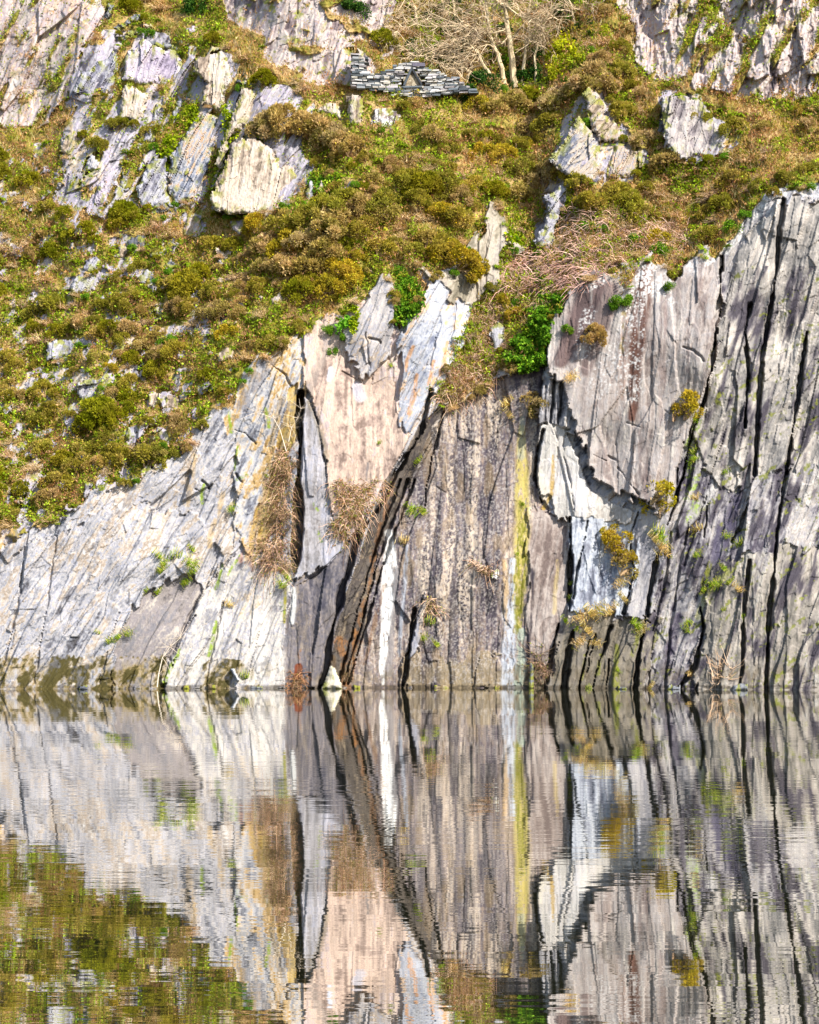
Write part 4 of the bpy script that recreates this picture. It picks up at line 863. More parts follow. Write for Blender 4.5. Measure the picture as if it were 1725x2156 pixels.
def write_labels():
    used = {}
    for o, u, v, adj, noun, cat, group, label in sorted(REG, key=lambda r: r[7] is None):
        if label is None:
            cand = sorted(LAND, key=lambda L: (u - L[0]) ** 2 + (v - L[1]) ** 2)
            A = cand[0]; du, dv = u - A[0], v - A[1]; dd = math.hypot(du, dv)
            how = 'beside' if abs(dv) < abs(du) * .8 else ('above' if dv < 0 else 'below')
            near = 'just ' if dd < 45 else '' if dd < 110 else 'well '
            if near == 'well ' and how == 'beside': how = 'out'; near = 'further '; 
            base = f"{adj} {noun} {near}{how} {'from ' if how == 'out' else ''}the {A[2]}"
            opts = [base]
            for B in cand[1:7]:
                if du * (B[0] - A[0]) + dv * (B[1] - A[1]) > 0: opts.append(f"{base}, towards the {B[2]}")
            opts = [x for x in opts if len(x.split()) <= 15] or opts[:1]
            opts2 = [x for x in opts if x not in used]
            label = opts2[0] if opts2 else opts[-1]
        used[label] = used.get(label, 0) + 1
        tag(o, label, cat, group)
def size_word(r): return 'tiny' if r < 13 else 'small' if r < 21 else 'medium-sized' if r < 33 else 'large'
LOOK = {'gorse_olive': ('olive green', 'gorse bush', 'gorse bush'), 'gorse_brown': ('brown-tipped', 'gorse bush', 'gorse bush'), 'gorse_gold': ('yellow-flowering', 'gorse bush', 'gorse bush'),
 'gorse_lime': ('yellow-green', 'gorse bush', 'gorse bush'), 'gorse_open': ('straggly yellow', 'gorse bush', 'gorse bush'), 'fern': ('bright green', 'fern', 'fern'), 'heath': ('dry tan', 'heath shrub', 'shrub'), 'bramble': ('reddish brown', 'bramble bush', 'bramble'),
 'leafy': ('glossy green', 'leafy shrub', 'shrub'), 'dark': ('dark', 'evergreen shrub', 'shrub'), 'yellowleaf': ('yellow-leaved', 'leafy shrub', 'shrub'), 'tuft_green': ('green', 'grass tuft', 'grass tuft'), 'tuft_dry': ('straw-coloured', 'grass tuft', 'grass tuft')}
GROUP = {'gorse bush': 'gorse bushes on the hillside', 'fern': 'ferns on the hillside', 'heath shrub': 'dry heath shrubs on the hillside', 'bramble bush': 'bramble bushes on the hillside', 'leafy shrub': 'leafy shrubs among the rocks', 'evergreen shrub': 'dark shrubs under the trees', 'grass tuft': 'grass tufts on the rock ledges'}
PR = random.Random(77)
PUTS = []
def plant(kind, u, v, r, label=None, squash=None, wall=False, off=0.):
    var = PR.randrange(9)
    y = yat(u, v + .45 * r)
    size = r / PXM * (1 + y / CAM_D) * (1.0 if kind.startswith('gorse') else 1.1)
    loc = s2w(np.float64(u), np.float64(v + (.45 * r if not wall else .3 * r)), y - (off if not wall else .25 * size + off))
    g = PR.uniform(.86, 1.12); tint = (g * PR.uniform(.94, 1.06), g, g * PR.uniform(.85, 1.1))
    o = put(kind, var, loc, size, PR.uniform(0, 6.28), (radians(PR.uniform(2, 22)) if not wall else radians(48), radians(PR.uniform(-10, 10))), tint, squash or PR.uniform(.9, 1.15))
    PUTS.append((u, v, r))
    a, nn, cat = LOOK[kind]
    place(o, u, v, f"{size_word(r)} {a}", nn, cat, GROUP[nn], label)
    return o
HAND = {
 'gorse_brown': [(560,268,38),(604,250,44),(655,268,48),(703,288,38),(735,305,36),(560,520,34),(640,500,36),(690,520,40),(600,560,36),(660,555,40),(560,560,28),(1246,165,44),(1215,185,26),(1275,180,26),(1086,212,34),(1175,212,36),(1040,225,28),
   (1360,292,30),(1409,338,34),(1253,703,24),(700,470,44),(760,432,36),(1150,366,34),(1094,408,34),(1180,340,26),(380,640,26),(300,720,26),(330,745,22),(270,690,24),(440,660,26),(470,650,24),(330,705,18)],
 'gorse_open': [(1433,850,30),(1416,872,22),(1448,868,24),(1303,1138,28),(1296,1165,22),(1314,1192,26),(1290,1120,20),(1322,1172,18),(1378,1040,32),(1385,1075,24),(1116,846,20),(1138,856,20)],
 'gorse_olive': [(600,470,34),(640,455,30),(684,440,36),(726,425,40),(814,432,44),(850,376,36),(877,418,30),(770,480,36),(800,520,34),(690,240+240,30),(1311,146,26),(1305,97,22),(1311,230,26),(1155,253,30),(1295,403,34),(1327,426,34),(1256,416,34),(1217,382,26),(1360,452,28),
   (1542,266,28),(1474,247,20),(1100,351,32),(906,506,40),(954,450,34),(245,956,30),(311,960,32),(180,940,26),(164,975,28),(346,945,24),(200,300,24),(245,260,22),(320,270,20),(220,640,0+22),(360,600,26),(410,590,28),(400,640,26),(450,610,26),(1000,390,32),(940,380,30),(1190,362,28)],
 'gorse_gold': [(720,560,38),(700,600,32),(750,590,28),(971,548,38),(940,527,40),(1000,560,28),(926,443,30),(1060,320,28),(1020,320,26),(1087,656,20),(1052,632,22),(540,470,28),(615,520,40),(480,700,22),(1389,501,22),(230,775,18),(640,600,30)],
 'gorse_lime': [(901,390,36),(870,400,24),(392,600,36),(420,575,26),(380,620,28),(633,611,36),(650,590,26),(217,862,40),(195,885,34),(240,880,30),(264,440,30),(250,470,24),(280,455,24)],
 'fern': [(399,548,30),(425,560,22),(164,541,26),(240,520,20),(330,560,16),(270,315,30),(262,335,24),(1430,195,22),(1460,205,24),(1490,215,26),(1520,225,24),(1560,235,26),(1565,270,24),(1228,250,18),(1240,210,16),(1320,290,20),(1300,270,18),(470,640,22),(520,700,22),(440,700,20),(330,500,20),(390,250,22),(370,240,20),(410,235,20),(475,350,18),(470,390,20),(900,200,22),(960,330,22),(1000,300,22),(850,300,24),(800,330,24),(770,350,22),(700,330,22),(1090,450,18),(560,690,24),(600,690,22),(1480,520,22),(1440,540,20),(1520,500,20),(1400,520,20),(720,360,26)],
 'dark': [(1010,160,26),(985,190,24),(1040,170,26),(1100,160,22),(1135,150,26),(1130,110,24),(960,130,22),(920,110,22),(870,90,20),(1060,60,22),(760,40-25,26),(740,8,24),(400,8,26),(440,4,24),(1180,20,22)],
 'yellowleaf': [(1180,95,24),(1190,125,24),(1175,150,20),(1165,115,18),(1225,120,18),(1280,60,20)],
 'leafy': [(1240,470,24),(1340,500,22),(1390,520,24),(1300,632,18),(1320,628,16),(1196,690,14),(1290,640,12),(1410,600,14),(700,735,12),(727,705,12),(690,690,14),(850,590,26),(835,565,22),(1545,470,24)],
 'tuft_dry': [(1240,1285,18),(1265,1278,20),(1290,1282,18),(1225,1295,16),(1232,1320,18),(1225,1345,16),(1390,1145,20),(1400,1160,18),(1375,1130,16),(1070,845,16),(1070,870,14),(1352,1318,16),(1375,1440,10),(1450,1415,12),(1205,790,14),(1310,1255,14),(850,1135,14),(1470,1110,14),(1550,1235,14),(1255,1390-40,12),(480,1270,12),(1310,1220,16),(1465,1045,12)],
 'tuft_green': [(865,1070,16),(885,1070,14),(1335,1310,14),(1345,1318,14),(905,1305,14),(915,1350,12),(895,1340,10),(490,1062+5,12),(350,1180,14),(330,1165,14),(370,1165,16),(400,1180,16),(410,1195,16),(345,1195,14),(395,1220,14),(310,1240,12),(335,1243,12),(250,1340,12),(270,1330,12),(235,1345,12),(515,1420,12),(205,1330,8),(590,1225,14),(600,1210,12),(1190,1305,12),(1210,1365,10),(1240,1446,8),(1540,1220,12),(1510,1225,12),(1485,1240,12),(1560,1140,12),(1450,1310,12),(1445,1325,10),(1495,1230,12),(1530,1125,10),(1460,880,12),(1465,945,12),(1462,965,12),(1530,990,10),(1520,1190,12),(1300,1410,8),(1385,1115,18),(1390,1130,14),(1470,1165,10),(1527,1280,8),(1560,1300,10),(1215,1320,10),(1100,1060,8),(1088,1165,6),(883,965,12),(1205,1225,8),(1205,1255,8),(645,1050,8),(820,766,7),(800,930,6),(560,1000,6),(400,1150,12)],
 'bramble': [(600,990,26),(612,1030,24),(595,1070,30),(610,1110,28),(590,1150,28),(560,1150,22),(600,1190,22),(560,1175,18),(620,970,16),(1150,400,20),(945,820,26),(975,800,28),(1010,780,28),(940,780,20),(960,760,22),(1000,740,24),(985,700,22),(1020,660,26),(1045,640,24),(1060,720,20),(625,1435,16),(1135,1400,22),(1145,1420,20),(1010,1195,12),(1020,1198,10),(730,1420,12),(905,1270,12)],
}
for kind, L in HAND.items():
    for (u, v, r) in L:
        onwall = bool(cliff[gi(u, v)]) or kind in ('tuft_dry', 'tuft_green')
        plant(kind, u, v, r * (1.3 if kind == 'gorse_open' else 1.18 if kind.startswith('gorse') else 1.55 if kind.startswith('tuft') else 1), wall=onwall and not kind == 'dark')
for poly in list(ROCKS):
    us = [q[0] for q in poly]; vs = [q[1] for q in poly]
    if max(us) - min(us) < 30 or max(vs) > 1100: continue
    u = min(us) - 4
    while u < max(us) + 4:
        col = [q for q in np.arange(min(vs), max(vs), 2) if inpoly(np.array([float(u)]), np.array([float(q)]), poly)[0]]
        if col and PR.random() < .8: plant(PR.choice(['heath', 'tuft_green', 'fern', 'gorse_lime', 'tuft_dry', 'leafy']), u, col[-1] + PR.uniform(-3, 6), PR.uniform(7, 13), off=.45)
        u += PR.uniform(12, 22)
RIM = [q for q in CLIFF if -60 < q[0] < 1790 and q[1] < 1150]
for a, b in zip(RIM, RIM[1:]):
    for k in range(max(1, int(math.hypot(b[0] - a[0], b[1] - a[1]) / 17))):
        f = PR.random(); u, v = a[0] + (b[0] - a[0]) * f, a[1] + (b[1] - a[1]) * f
        if PR.random() < .3: continue
        plant(PR.choice(['heath', 'tuft_green', 'tuft_dry', 'gorse_olive', 'fern', 'gorse_brown', 'leafy']), u + PR.uniform(-4, 4), v - PR.uniform(-2, 12), PR.uniform(7, 15), off=.3)
HOLES = [[(738,110),(785,110),(790,140),(895,120),(990,180),(992,200),(738,190)]]
OFF = cliff | (high & (GU < 860)) | (high & (GU > 1300)) | (low & (blur(low.astype(float), 5, 5) > .6))
for p in ROCKS + HOLES: OFF |= inpoly(GU, GV, p)
def keepoff(u, v): return bool(OFF[gi(u, v)])
def zone(u, v):
    n = float(fbm(np.array([u / 90.]), np.array([v / 70.]), 301, 3)[0])
    if 1020 < u < 1420 and 440 < v < 650: return [('bramble', .55), ('heath', .3), ('leafy', .1), ('gorse_olive', .05)]
    if v < 190 and 840 < u < 1260: return [('heath', .22), ('dark', .5), ('leafy', .14), ('bramble', .14)]
    if v < 200 and 470 < u < 760: return [('heath', .5), ('tuft_dry', .35), ('gorse_lime', .15)]
    if u < 500 and v > 420: return [('gorse_olive', .14), ('gorse_lime', .12), ('fern', .3), ('heath', .18), ('gorse_brown', .1), ('tuft_green', .16)]
    if u < 500: return [('fern', .4), ('gorse_lime', .15), ('tuft_green', .3), ('heath', .15)]
    if u > 1380: return [('fern', .28), ('heath', .25), ('gorse_olive', .22), ('gorse_brown', .15), ('tuft_dry', .1)]
    if v > 600: return [('gorse_olive', .2), ('fern', .25), ('heath', .3), ('gorse_brown', .15), ('tuft_green', .1)]
    return [('gorse_olive', .24 + .2 * n), ('gorse_brown', .28), ('heath', .26), ('fern', .12), ('gorse_gold', .08), ('gorse_lime', .05)]
tries = 0; counts = {}
LIM = {'fern': 150, 'heath': 150, 'gorse': 230, 'bramble': 60, 'tuft': 90, 'leafy': 50, 'dark': 60, 'yellowleaf': 10}
while tries < 9000:
    tries += 1
    u = PR.uniform(-60, 1790); v = PR.uniform(-30, 1100)
    if keepoff(u, v) or keepoff(u, v + 14): continue
    z = zone(u, v); x = PR.random() * sum(q[1] for q in z)
    for kind, wgt in z:
        x -= wgt
        if x <= 0: break
    fam = kind.split('_')[0]
    r = PR.uniform(17, 36) if fam == 'gorse' else PR.uniform(11, 21) if fam == 'fern' else PR.uniform(14, 30) if fam in ('heath', 'bramble') else PR.uniform(10, 18)
    if any((u - a) ** 2 + (v - b) ** 2 < (.52 * (r + c)) ** 2 for a, b, c in PUTS): continue
    if keepoff(u + .7 * r, v) or keepoff(u - .7 * r, v) or keepoff(u, v - .6 * r): 
        r *= .5
        if fam == 'gorse': kind = 'fern' if PR.random() < .5 else 'tuft_green'
    fam = kind.split('_')[0]
    if counts.get(fam, 0) >= LIM.get(fam, 60): continue
    counts[fam] = counts.get(fam, 0) + 1
    plant(kind, u, v, r)

# ------------------------------------------------------------------ leafy and twiggy growth that clings to the rock
def scatter(poly, n, seed):
    rng = np.random.RandomState(seed); us = [q[0] for q in poly]; vs = [q[1] for q in poly]; U, V_ = [], []
    while len(U) < n:
        u = rng.uniform(min(us), max(us), n); v = rng.uniform(min(vs), max(vs), n)
        k = inpoly(u + (fbm(u / 12, v / 12, seed, 3) - .5) * 30, v + (fbm(u / 12, v / 12, seed + 9, 3) - .5) * 30, poly)
        U += list(u[k]); V_ += list(v[k])
    return np.array(U[:n]), np.array(V_[:n]), rng
def ygrid(u, v): return Ysm[np.clip(((v - V0) / ST).round().astype(int), 0, SH[0] - 1), np.clip(((u - U0) / ST).round().astype(int), 0, SH[1] - 1)]
def ivy(poly, n, cols, label, thick=.5, seed=1, size=.16, name='ivy'):
    u, v, rng = scatter(poly, n, seed)
    lob = fbm(u / 22, v / 16, seed + 3, 3)
    out = np.clip((lob - .3) * 2.2, .05, 1.2) * thick * rng.uniform(.45, 1.0, n) + .12
    b = s2w(u, v, np.minimum(ygrid(u, v), Y[np.clip(((v - V0) / ST).round().astype(int), 0, SH[0] - 1), np.clip(((u - U0) / ST).round().astype(int), 0, SH[1] - 1)]) - out)
    d = unit(rng.normal(size=(n, 3)) * [.8, .5, .6] + [0, -.5, -.55]); sd = unit(np.cross(d, rng.normal(size=d.shape)))
    V, F = leaves(b, d, sd, rng.uniform(size * .7, size * 1.4, (n, 1)), size * .4)
    org = b.mean(0)
    o = mk(name, V - org, F, M_LEAF, None, rcols(n, cols, 4, rng, .25)); o.location = org
    tag(o, label, 'ivy' if name == 'ivy' else 'plant'); return o
GRN = [(92,134,30),(66,106,24),(122,156,44),(82,122,30),(56,90,22),(110,140,30)]
YGR = [(150,166,24),(126,146,20),(170,180,40),(108,128,18)]
ivy([(1062,745),(1080,720),(1110,690),(1125,640),(1150,618),(1188,622),(1180,650),(1160,672),(1150,720),(1140,770),(1100,782),(1070,770)], 5200, GRN, 'tall glossy ivy bank hanging beside the stained buttress', 1.15, 31, .18)
ivy([(835,600),(850,575),(880,590),(895,620),(892,650),(868,660),(845,688),(832,670)], 1100, GRN, 'bright ivy filling the notch between the two pale spires', .6, 32)
ivy([(645,385),(670,355),(700,350),(715,370),(700,405),(660,410)], 900, GRN, 'green ivy clump at the rounded shoulder of the large cream slab', .5, 33)
ivy([(1065,490),(1085,478),(1110,505),(1135,498),(1128,515),(1095,520)], 450, YGR, 'yellow-green ivy draped in the saddle beside the rock pillar', .4, 34)
ivy([(1168,440),(1190,405),(1208,400),(1196,440),(1178,462)], 350, YGR, 'creeping ivy on the upper part of the leaning grey slab', .35, 35)
ivy([(468,215),(482,210),(500,260),(478,330),(470,395),(452,390),(462,330),(470,270)], 900, YGR, 'long strip of yellow-green moss and ivy between slate tower and cream slab', .45, 36)
ivy([(345,300),(395,215),(425,215),(415,250),(375,290),(350,360),(335,350)], 1000, YGR, 'leafy band climbing diagonally between the ribbed slates', .45, 37)
ivy([(735,672),(745,640),(756,650),(750,700),(738,705)], 260, YGR, 'thin ivy streak down the flank of the pale spire', .3, 38)
ivy([(600,440),(660,420),(690,440),(660,460),(610,455)], 500, [(150,190,50),(126,170,40),(110,150,30)], 'pale lime herb patch below the large cream slab', .4, 39)
ivy([(1165,70),(1200,60),(1215,100),(1200,150),(1165,165),(1150,120)], 1000, [(180,180,20),(150,160,24),(200,196,50)], 'yellow-green ivy mass on the gully side beyond the bare trees', .7, 40)
ivy([(700,690),(735,660),(742,668),(722,700)], 250, [(120,176,50),(100,150,40)], 'fresh green grass pad on the rim beside the pale spire', .35, 41)
def thicket(poly, n, cols, label, seed, hang=.4, L=(.5, 1.3), out=.5, leafn=0, leafcols=None, wd=.014):
    u, v, rng = scatter(poly, n, seed); b = s2w(u, v, ygrid(u, v) - .05)
    hang = hang * rng.uniform(.1, 1.5, (n, 1, 1)); d = unit(rng.normal(size=(n, 3)) * [1, .4, .75] + [0, -.5, .1]); ln = rng.uniform(*L, (n, 1, 1)); t = np.linspace(0, 1, 6)[None, :, None]
    sag = np.array([0, 0, -1.])[None, None] * (t ** 2) * hang * ln
    p = b[:, None] + d[:, None] * ln * t * np.array([1, out, 1.]) + sag + np.cumsum(rng.normal(size=(n, 6, 3)) * .035, axis=1)
    V, F = tube([(q, np.array([1, 1, .9, .8, .6, .3]) * wd * rng.uniform(.6, 1.3)) for q in p], 3); org = b.mean(0)
    root = bpy.data.objects.new('bramble_thicket', None); COL.objects.link(root); root.location = org
    tag(root, label, 'bramble')
    mk('stems', V - org, F, M_TWIG, root, np.repeat(rcols(n, cols, 1, rng, .25), 18, 0))
    if leafn:
        k = rng.randint(0, n, leafn); q = p[k, rng.randint(1, 5, leafn)] + rng.normal(size=(leafn, 3)) * .05; dr = unit(rng.normal(size=(leafn, 3)))
        V, F = leaves(q, dr, unit(np.cross(dr, rng.normal(size=dr.shape))), rng.uniform(.06, .12, (leafn, 1)), .035)
        mk('leaves', V - org, F, M_LEAF, root, rcols(leafn, leafcols, 4, rng, .25))
    return root
RED = [(178,140,116),(150,114,92),(200,164,136),(124,98,78),(210,180,150),(140,120,80)]
RLF = [(120,118,44),(146,108,70),(104,96,44),(170,124,84),(130,140,50)]
thicket([(692,1008),(745,1020),(815,1006),(800,1040),(765,1085),(722,1140),(706,1120),(712,1060)], 560, RED, 'reddish bramble pocket slumped under the smooth pink slab', 51, .9, (.3, 1.1), .5, 2400, RLF, .011)
thicket([(580,960),(614,940),(612,1100),(610,1190),(585,1215),(545,1180),(560,1130),(585,1060)], 620, RED, 'tall hanging brambles in the recess beside the black cleft', 52, 1.1, (.4, 1.5), .5, 2200, RLF, .011)
thicket([(918,830),(945,770),(990,740),(1050,745),(1055,790),(1010,820),(980,850),(932,858)], 700, RED, 'tangled bramble ledge above the dark streaked wall', 53, .7, (.4, 1.2), .6, 1600, RLF, .011)
thicket([(985,690),(1010,630),(1060,610),(1080,660),(1040,720),(1000,735)], 450, [(186,156,130),(150,120,96),(170,136,112)], 'brown bramble tangle in the head of the gully', 54, .4, (.4, 1.1), .6, 500, RLF)
thicket([(1056,560),(1130,520),(1230,520),(1330,560),(1260,590),(1190,615),(1110,610),(1056,610)], 1500, [(190,150,136),(160,122,110),(206,172,156),(140,108,98)], 'broad purple-brown bramble bank above the stained buttress', 55, .5, (.5, 1.4), .6, 900, RLF)
thicket([(1180,450),(1260,440),(1420,480),(1480,500),(1400,540),(1300,540),(1200,520)], 1100, [(180,146,130),(150,118,104),(200,168,150)], 'dark bramble and briar tangle running up to the cliff corner', 56, .4, (.5, 1.3), .6, 1500, [(90,110,30),(120,100,50),(100,84,50)])
thicket([(608,1418),(640,1415),(648,1446),(604,1448)], 90, [(150,110,80),(120,84,60)], 'small rusty twig clump at the waterline beneath the orange stain', 57, .5, (.3, .7), .5, 60, RLF)
thicket([(1110,1390),(1150,1360),(1165,1400),(1155,1440),(1120,1440)], 80, [(110,92,76),(86,70,58),(140,120,100)], 'dark bare twig bush on the waterline below the yellow-green water streak', 58, -.2, (.6, 1.4), .5, 60, [(130,140,40)])
thicket([(1500,1400),(1540,1395),(1545,1440),(1495,1440)], 50, [(170,140,110),(200,170,140)], 'sparse upright twigs at the waterline under the purple ribs', 59, -.4, (.5, 1.1), .3, 20, RLF)
thicket([(880,1265),(920,1255),(930,1290),(895,1300)], 60, RED, 'small red bramble spray beside the chalk-white streak', 60, .7, (.3, .8), .5, 60, YGR)
thicket([(985,1175),(1045,1190),(1040,1212),(1010,1205)], 70, RED, 'short bramble trail above the white quartz block', 61, .5, (.3, .8), .5, 50, RLF)

OFFR = np.zeros(SH, bool)
for p in ROCKS: OFFR |= inpoly(GU, GV, p)
# ------------------------------------------------------------------ ground cover nobody could count
def cover(name, n, seed, kind, label):
    rng = np.random.RandomState(seed)
    u = rng.uniform(-200, 1930, n * 3); v = rng.uniform(-60, 1110, n * 3)
    j = np.clip(((v - V0) / ST).round().astype(int), 0, SH[0] - 1); i = np.clip(((u - U0) / ST).round().astype(int), 0, SH[1] - 1)
    z = fbm(u / 70, v / 45, 401, 3); z2 = fbm(u / 25, v / 18, 405, 3)
    tan = sstep(.45, .6, z + .3 * (z2 - .5)) ; tan = np.where((v < 200) & (u > 480) & (u < 760), 1., tan); tan = np.where((u < 480) & (v > 500), tan * .5, tan)
    ok = ~cliff[j, i] & (~crag[j, i] | (rng.rand(len(u)) < .05))
    if kind == 'heather': ok &= (rng.rand(len(u)) < sstep(.42, .6, fbm(u / 34, v / 22, 421, 4)))
    elif kind == 'grass': ok &= rng.rand(len(u)) < .25 + .75 * tan
    else: ok &= rng.rand(len(u)) < 1.0 - .75 * tan
    ok &= ~OFFR[j, i]
    k = np.nonzero(ok)[0][:n]; u, v, tan, z2 = u[k], v[k], tan[k], z2[k]; m = len(u)
    b = s2w(u, v, ygrid(u, v) + .03)
    if kind == 'grass':
        d = unit(rng.normal(size=(m, 3)) * [.5, .4, .2] + [0, -.25, .9]); sd = unit(np.cross(d, [0, 1., .2]) + rng.normal(size=(m, 3)) * .3)
        V, F = tris(b, d, sd, rng.uniform(.18, .5, (m, 1)), rng.uniform(.012, .026, (m, 1))); per = 3
        ca = np.array([albv(c) for c in [(214,180,124),(196,158,104),(226,200,150),(180,140,90)]]); cb = np.array([albv(c) for c in [(140,150,40),(170,160,70),(120,130,30),(190,170,100)]])
    elif kind == 'heather':
        lb = np.clip((fbm(u / 11, v / 9, 423, 3) - .3) * 1.9, .05, .75)[:, None] * rng.uniform(.6, 1, (m, 1)); b = b - np.array([0, .7, 0]) * lb + np.array([0, 0, .7]) * lb
        d = unit(rng.normal(size=(m, 3)) * [.7, .6, .4] + [0, -.45, .6]); sd = unit(np.cross(d, rng.normal(size=d.shape)))
        V, F = tris(b, d, sd, rng.uniform(.09, .2, (m, 1)), rng.uniform(.02, .045, (m, 1))); per = 3
        tone = fbm(u / 26, v / 20, 427, 3); tan = sstep(.42, .58, tone)
        ca = np.array([albv(c) for c in [(176,128,84),(160,112,74),(190,150,110),(146,110,70)]]); cb = np.array([albv(c) for c in [(150,138,44),(168,152,60),(130,128,34),(172,150,80)]])
    else:
        lb = np.clip((fbm(u / 13, v / 10, 411, 3) - .35) * 1.6, .05, .7)[:, None] * rng.uniform(.5, 1, (m, 1)); b = b - np.array([0, .8, 0]) * lb + np.array([0, 0, .6]) * lb
        d = unit(rng.normal(size=(m, 3)) + [0, -.4, .2]); sd = unit(np.cross(d, rng.normal(size=d.shape)))
        V, F = leaves(b, d, sd, rng.uniform(.07, .2, (m, 1)), rng.uniform(.025, .06, (m, 1))); per = 4
        ca = np.array([albv(c) for c in [(176,134,84),(150,112,64),(194,150,104),(132,112,44)]]); cb = np.array([albv(c) for c in [(130,156,26),(156,178,44),(108,132,24),(96,106,26),(164,158,48),(170,196,60),(120,104,36)]])
    pick = (rng.rand(m) < tan)[:, None]
    col = np.where(pick, ca[rng.randint(0, len(ca), m)], cb[rng.randint(0, len(cb), m)]) * rng.uniform(.7, 1.2, (m, 1))
    o = mk(name, V, F, M_LEAF, None, np.repeat(col, per, 0)); tag(o, label, None, None, 'stuff'); return o
cover('heather', 90000, 73, 'heather', 'rusty and olive heather mat between the bushes')
cover('grass', 60000, 71, 'grass', 'dry tan and green grass covering the hillside')
cover('undergrowth', 150000, 72, 'leaf', 'low green herbs and brown leaves between the bushes')
# ------------------------------------------------------------------ bare trees on the ledge beyond the wall
def tree(trunk, r0, label, seed, limbs, depth=.0, twig=1., lean_left=.6):
    """trunk: sketch points from the foot up; limbs: (fraction up the trunk, [sketch points]) main boughs"""
    rng = np.random.RandomState(seed); y0 = yat(trunk[0][0], trunk[0][1]) + depth
    def path(pts, ys):
        u = np.array([p[0] for p in pts], float); v = np.array([p[1] for p in pts], float)
        return s2w(u, v, np.asarray(ys, float))
    def dens(p, n):
        t = np.linspace(0, len(p) - 1, n); i = np.arange(len(p)); return np.stack([np.interp(t, i, p[:, k]) for k in range(3)], 1)
    k = (1 + y0 / CAM_D) / PXM
    tp = dens(path(trunk, y0 + np.linspace(0, rng.uniform(-.3, .5), len(trunk))), 12); tp[1:-1] += rng.normal(size=(10, 3)) * .03
    org = tp[0].copy(); root = bpy.data.objects.new('bare_tree', None); COL.objects.link(root); root.location = org
    tag(root, label, 'tree', 'bare trees on the ledge')
    trunk_paths = [(tp - org, np.linspace(r0, r0 * .35, 12) * k)]
    big, small = [], []
    def grow(p, d, L, r, lev):
        n = 6; pts = [p]; dd = d.copy()
        for i in range(n):
            dd = unit(dd + rng.normal(size=3) * .22 + np.array([-.06 * lean_left, -.02, -.07 if lev > 1 else .02])); pts.append(pts[-1] + dd * L / n)
        pts = np.array(pts); (big if r > .022 else small).append((pts - org, np.linspace(r, r * .5, n + 1)))
        if lev >= 3: return
        m = int((4 if lev == 0 else 3 if lev == 1 else 2) * twig + rng.rand())
        for j in range(m):
            f = rng.uniform(.25, 1.); q = pts[min(int(f * n), n)]
            nd = unit(dd + rng.normal(size=3) * [.75, .5, .6]); grow(q, nd, L * rng.uniform(.5, .8), max(r * .5, .011), lev + 1)
    for f, pts in limbs:
        a = tp[int(f * 11)]; ys = a[1] + np.linspace(0, rng.uniform(-1.2, .6), len(pts) + 1)
        lp = dens(np.concatenate([a[None], path(pts, ys[1:])]), 10); lp[1:] += rng.normal(size=(9, 3)) * .05
        rr = r0 * k * .33; big.append((lp - org, np.linspace(rr, rr * .3, 10)))
        for j in range(int(17 * twig)):
            q = rng.randint(2, 10); dd = unit(lp[min(q, 9)] - lp[q - 1] + rng.normal(size=3) * .7 * np.linalg.norm(lp[1] - lp[0]))
            grow(lp[q], unit(dd + np.array([0, 0, .1])), rng.uniform(.7, 1.6), max(rr * .35, .02), 1)
    for j in range(int(15 * twig)):
        q = rng.randint(5, 12); grow(tp[q], unit(rng.normal(size=3) * [1, .5, .3] + np.array([-lean_left, -.1, .35])), rng.uniform(.8, 1.9), max(r0 * k * .22, .02), 1)
    bark = [(166,148,118),(140,124,96),(178,162,132)]
    V, F = tube(trunk_paths, 7); mk('trunk', V, F, M_TWIG, root, rcols(len(V), bark, 1, rng, .1))
    V, F = tube(big, 5); bo = mk('branches', V, F, M_TWIG, root, rcols(len(V), bark, 1, rng, .1))
    V, F = tube(small, 3); mk('twigs', V, F, M_TWIG, bo, np.repeat(rcols(len(small), [(166,146,118),(140,120,96),(186,166,138)], 1, rng, .15), len(V) // len(small), 0) if len(V) % len(small) == 0 else rcols(len(V), bark, 1, rng))
    return root
tree([(1086,184),(1080,140),(1076,100),(1068,40),(1060,-10),(1054,-70)], 8, 'tallest bare tree, with a straight pale trunk, nearest the dark shrubs', 91, [(.6, [(1040,70),(1010,60),(960,50),(910,30)]), (.75, [(1090,30),(1120,40),(1150,60)]), (.5, [(1100,60),(1130,80),(1145,60)])])
tree([(1062,178),(1055,140),(1046,110),(1034,85),(1028,40),(1020,-20)], 6, 'forked bare tree whose stem bends over beside the tallest trunk', 92, [(.6, [(1010,80),(980,85),(940,100)]), (.7, [(1000,60),(970,50),(900,55),(860,50)]), (.8, [(1040,20),(1050,-20)])])
tree([(1043,186),(1028,150),(1015,130),(1004,105),(985,90)], 5, 'slim bare tree leaning towards the ruined wall, third in the clump', 93, [(.9, [(950,96),(910,108),(880,120)]), (.6, [(1000,130),(960,120),(930,126)])])
tree([(1018,184),(1000,160),(975,142),(948,126)], 5, 'lowest bare tree, its trunk lying over towards the ruined wall', 94, [(.95, [(920,118),(890,122),(860,112)]), (.5, [(985,170),(950,166),(930,162)])], twig=.8)
tree([(1100,182),(1100,140),(1108,100),(1118,70),(1112,30),(1120,-30)], 4, 'thin dark-shaded bare tree on the cliff side of the tallest trunk', 95, [(.5, [(1130,90),(1150,70)]), (.8, [(1090,20),(1060,10)])], twig=.8, lean_left=-.3)
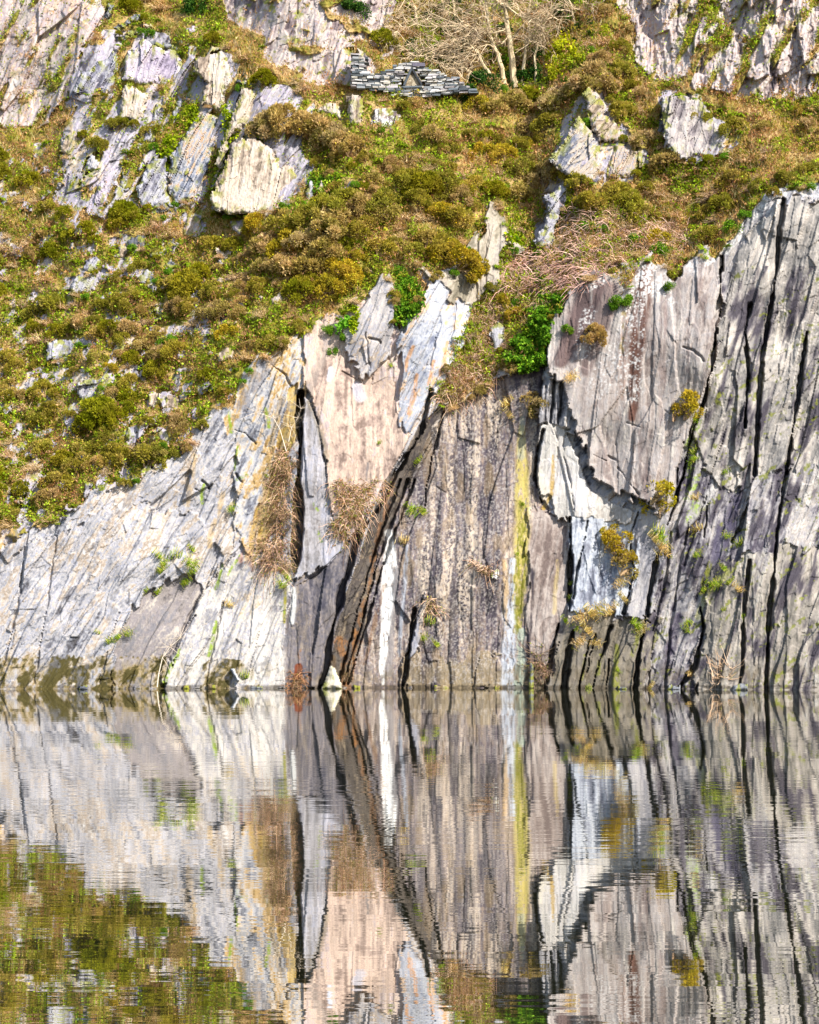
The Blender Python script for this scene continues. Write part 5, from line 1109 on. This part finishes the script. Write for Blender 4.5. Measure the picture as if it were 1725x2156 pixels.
tree([(1128,178),(1126,120),(1135,80),(1150,60)], 3, 'thinnest bare sapling standing before the yellow-green ivy mass', 96, [(.7, [(1110,90),(1095,70)])], twig=.5, lean_left=-.2)
tree([(880,60),(875,20),(860,-20)], 4, 'bare shrub-like tree arching over the pink crag edge', 97, [(.5, [(850,20),(820,30)]), (.6, [(900,10),(940,20)]), (.3, [(850,50),(830,70)])], twig=1.1)
tree([(960,50),(955,10),(950,-40)], 4, 'bare tree at the top edge between pink crag and forked tree', 98, [(.3, [(930,30),(900,40)]), (.4, [(990,20),(1010,10)])], twig=1.)
tree([(1210,60),(1205,20),(1190,-30)], 3, 'bare sapling high in the gully below the knobbly crag', 99, [(.4, [(1180,40),(1160,30)]), (.5, [(1230,20),(1245,10)])], twig=.7)
# a leafless sapling by the water and one in the black cleft
def sapling(pts, r, label, seed, off=.5):
    rng = np.random.RandomState(seed); y = yat(pts[0][0], pts[0][1]) - off
    p = s2w(np.array([q[0] for q in pts], float), np.array([q[1] for q in pts], float), np.full(len(pts), y)); org = p[0].copy()
    root = bpy.data.objects.new('sapling', None); COL.objects.link(root); root.location = org; tag(root, label, 'sapling')
    P_ = [(p - org, np.linspace(r, r * .4, len(p)))]; tw = []
    for j in range(26):
        q = rng.randint(1, len(p)); d = unit(rng.normal(size=3) * [1, .4, .5] + [0, 0, .4]); L = rng.uniform(.3, .9); t = np.linspace(0, 1, 5)[:, None]
        tw.append((p[q] - org + d * L * t + rng.normal(size=3) * .15 * t * t, np.linspace(r * .4, r * .15, 5)))
    V, F = tube(P_, 5); mk('trunk', V, F, M_TWIG, root, np.tile(albv((196, 184, 166)), (len(V), 1)))
    V, F = tube(tw, 3); mk('twigs', V, F, M_TWIG, root, np.tile(albv((186, 170, 150)), (len(V), 1)))
sapling([(331,1447),(334,1420),(342,1385),(358,1362),(378,1345)], .03, 'pale leafless sapling leaning over the mossy cliff foot', 5)
sapling([(603,950),(590,905),(576,880),(540,868)], .022, 'bleached dead branch reaching out beside the black cleft', 6)
sapling([(608,930),(614,900),(628,880),(634,860)], .018, 'dead white sprig crossing the top of the black cleft', 7)
write_labels()
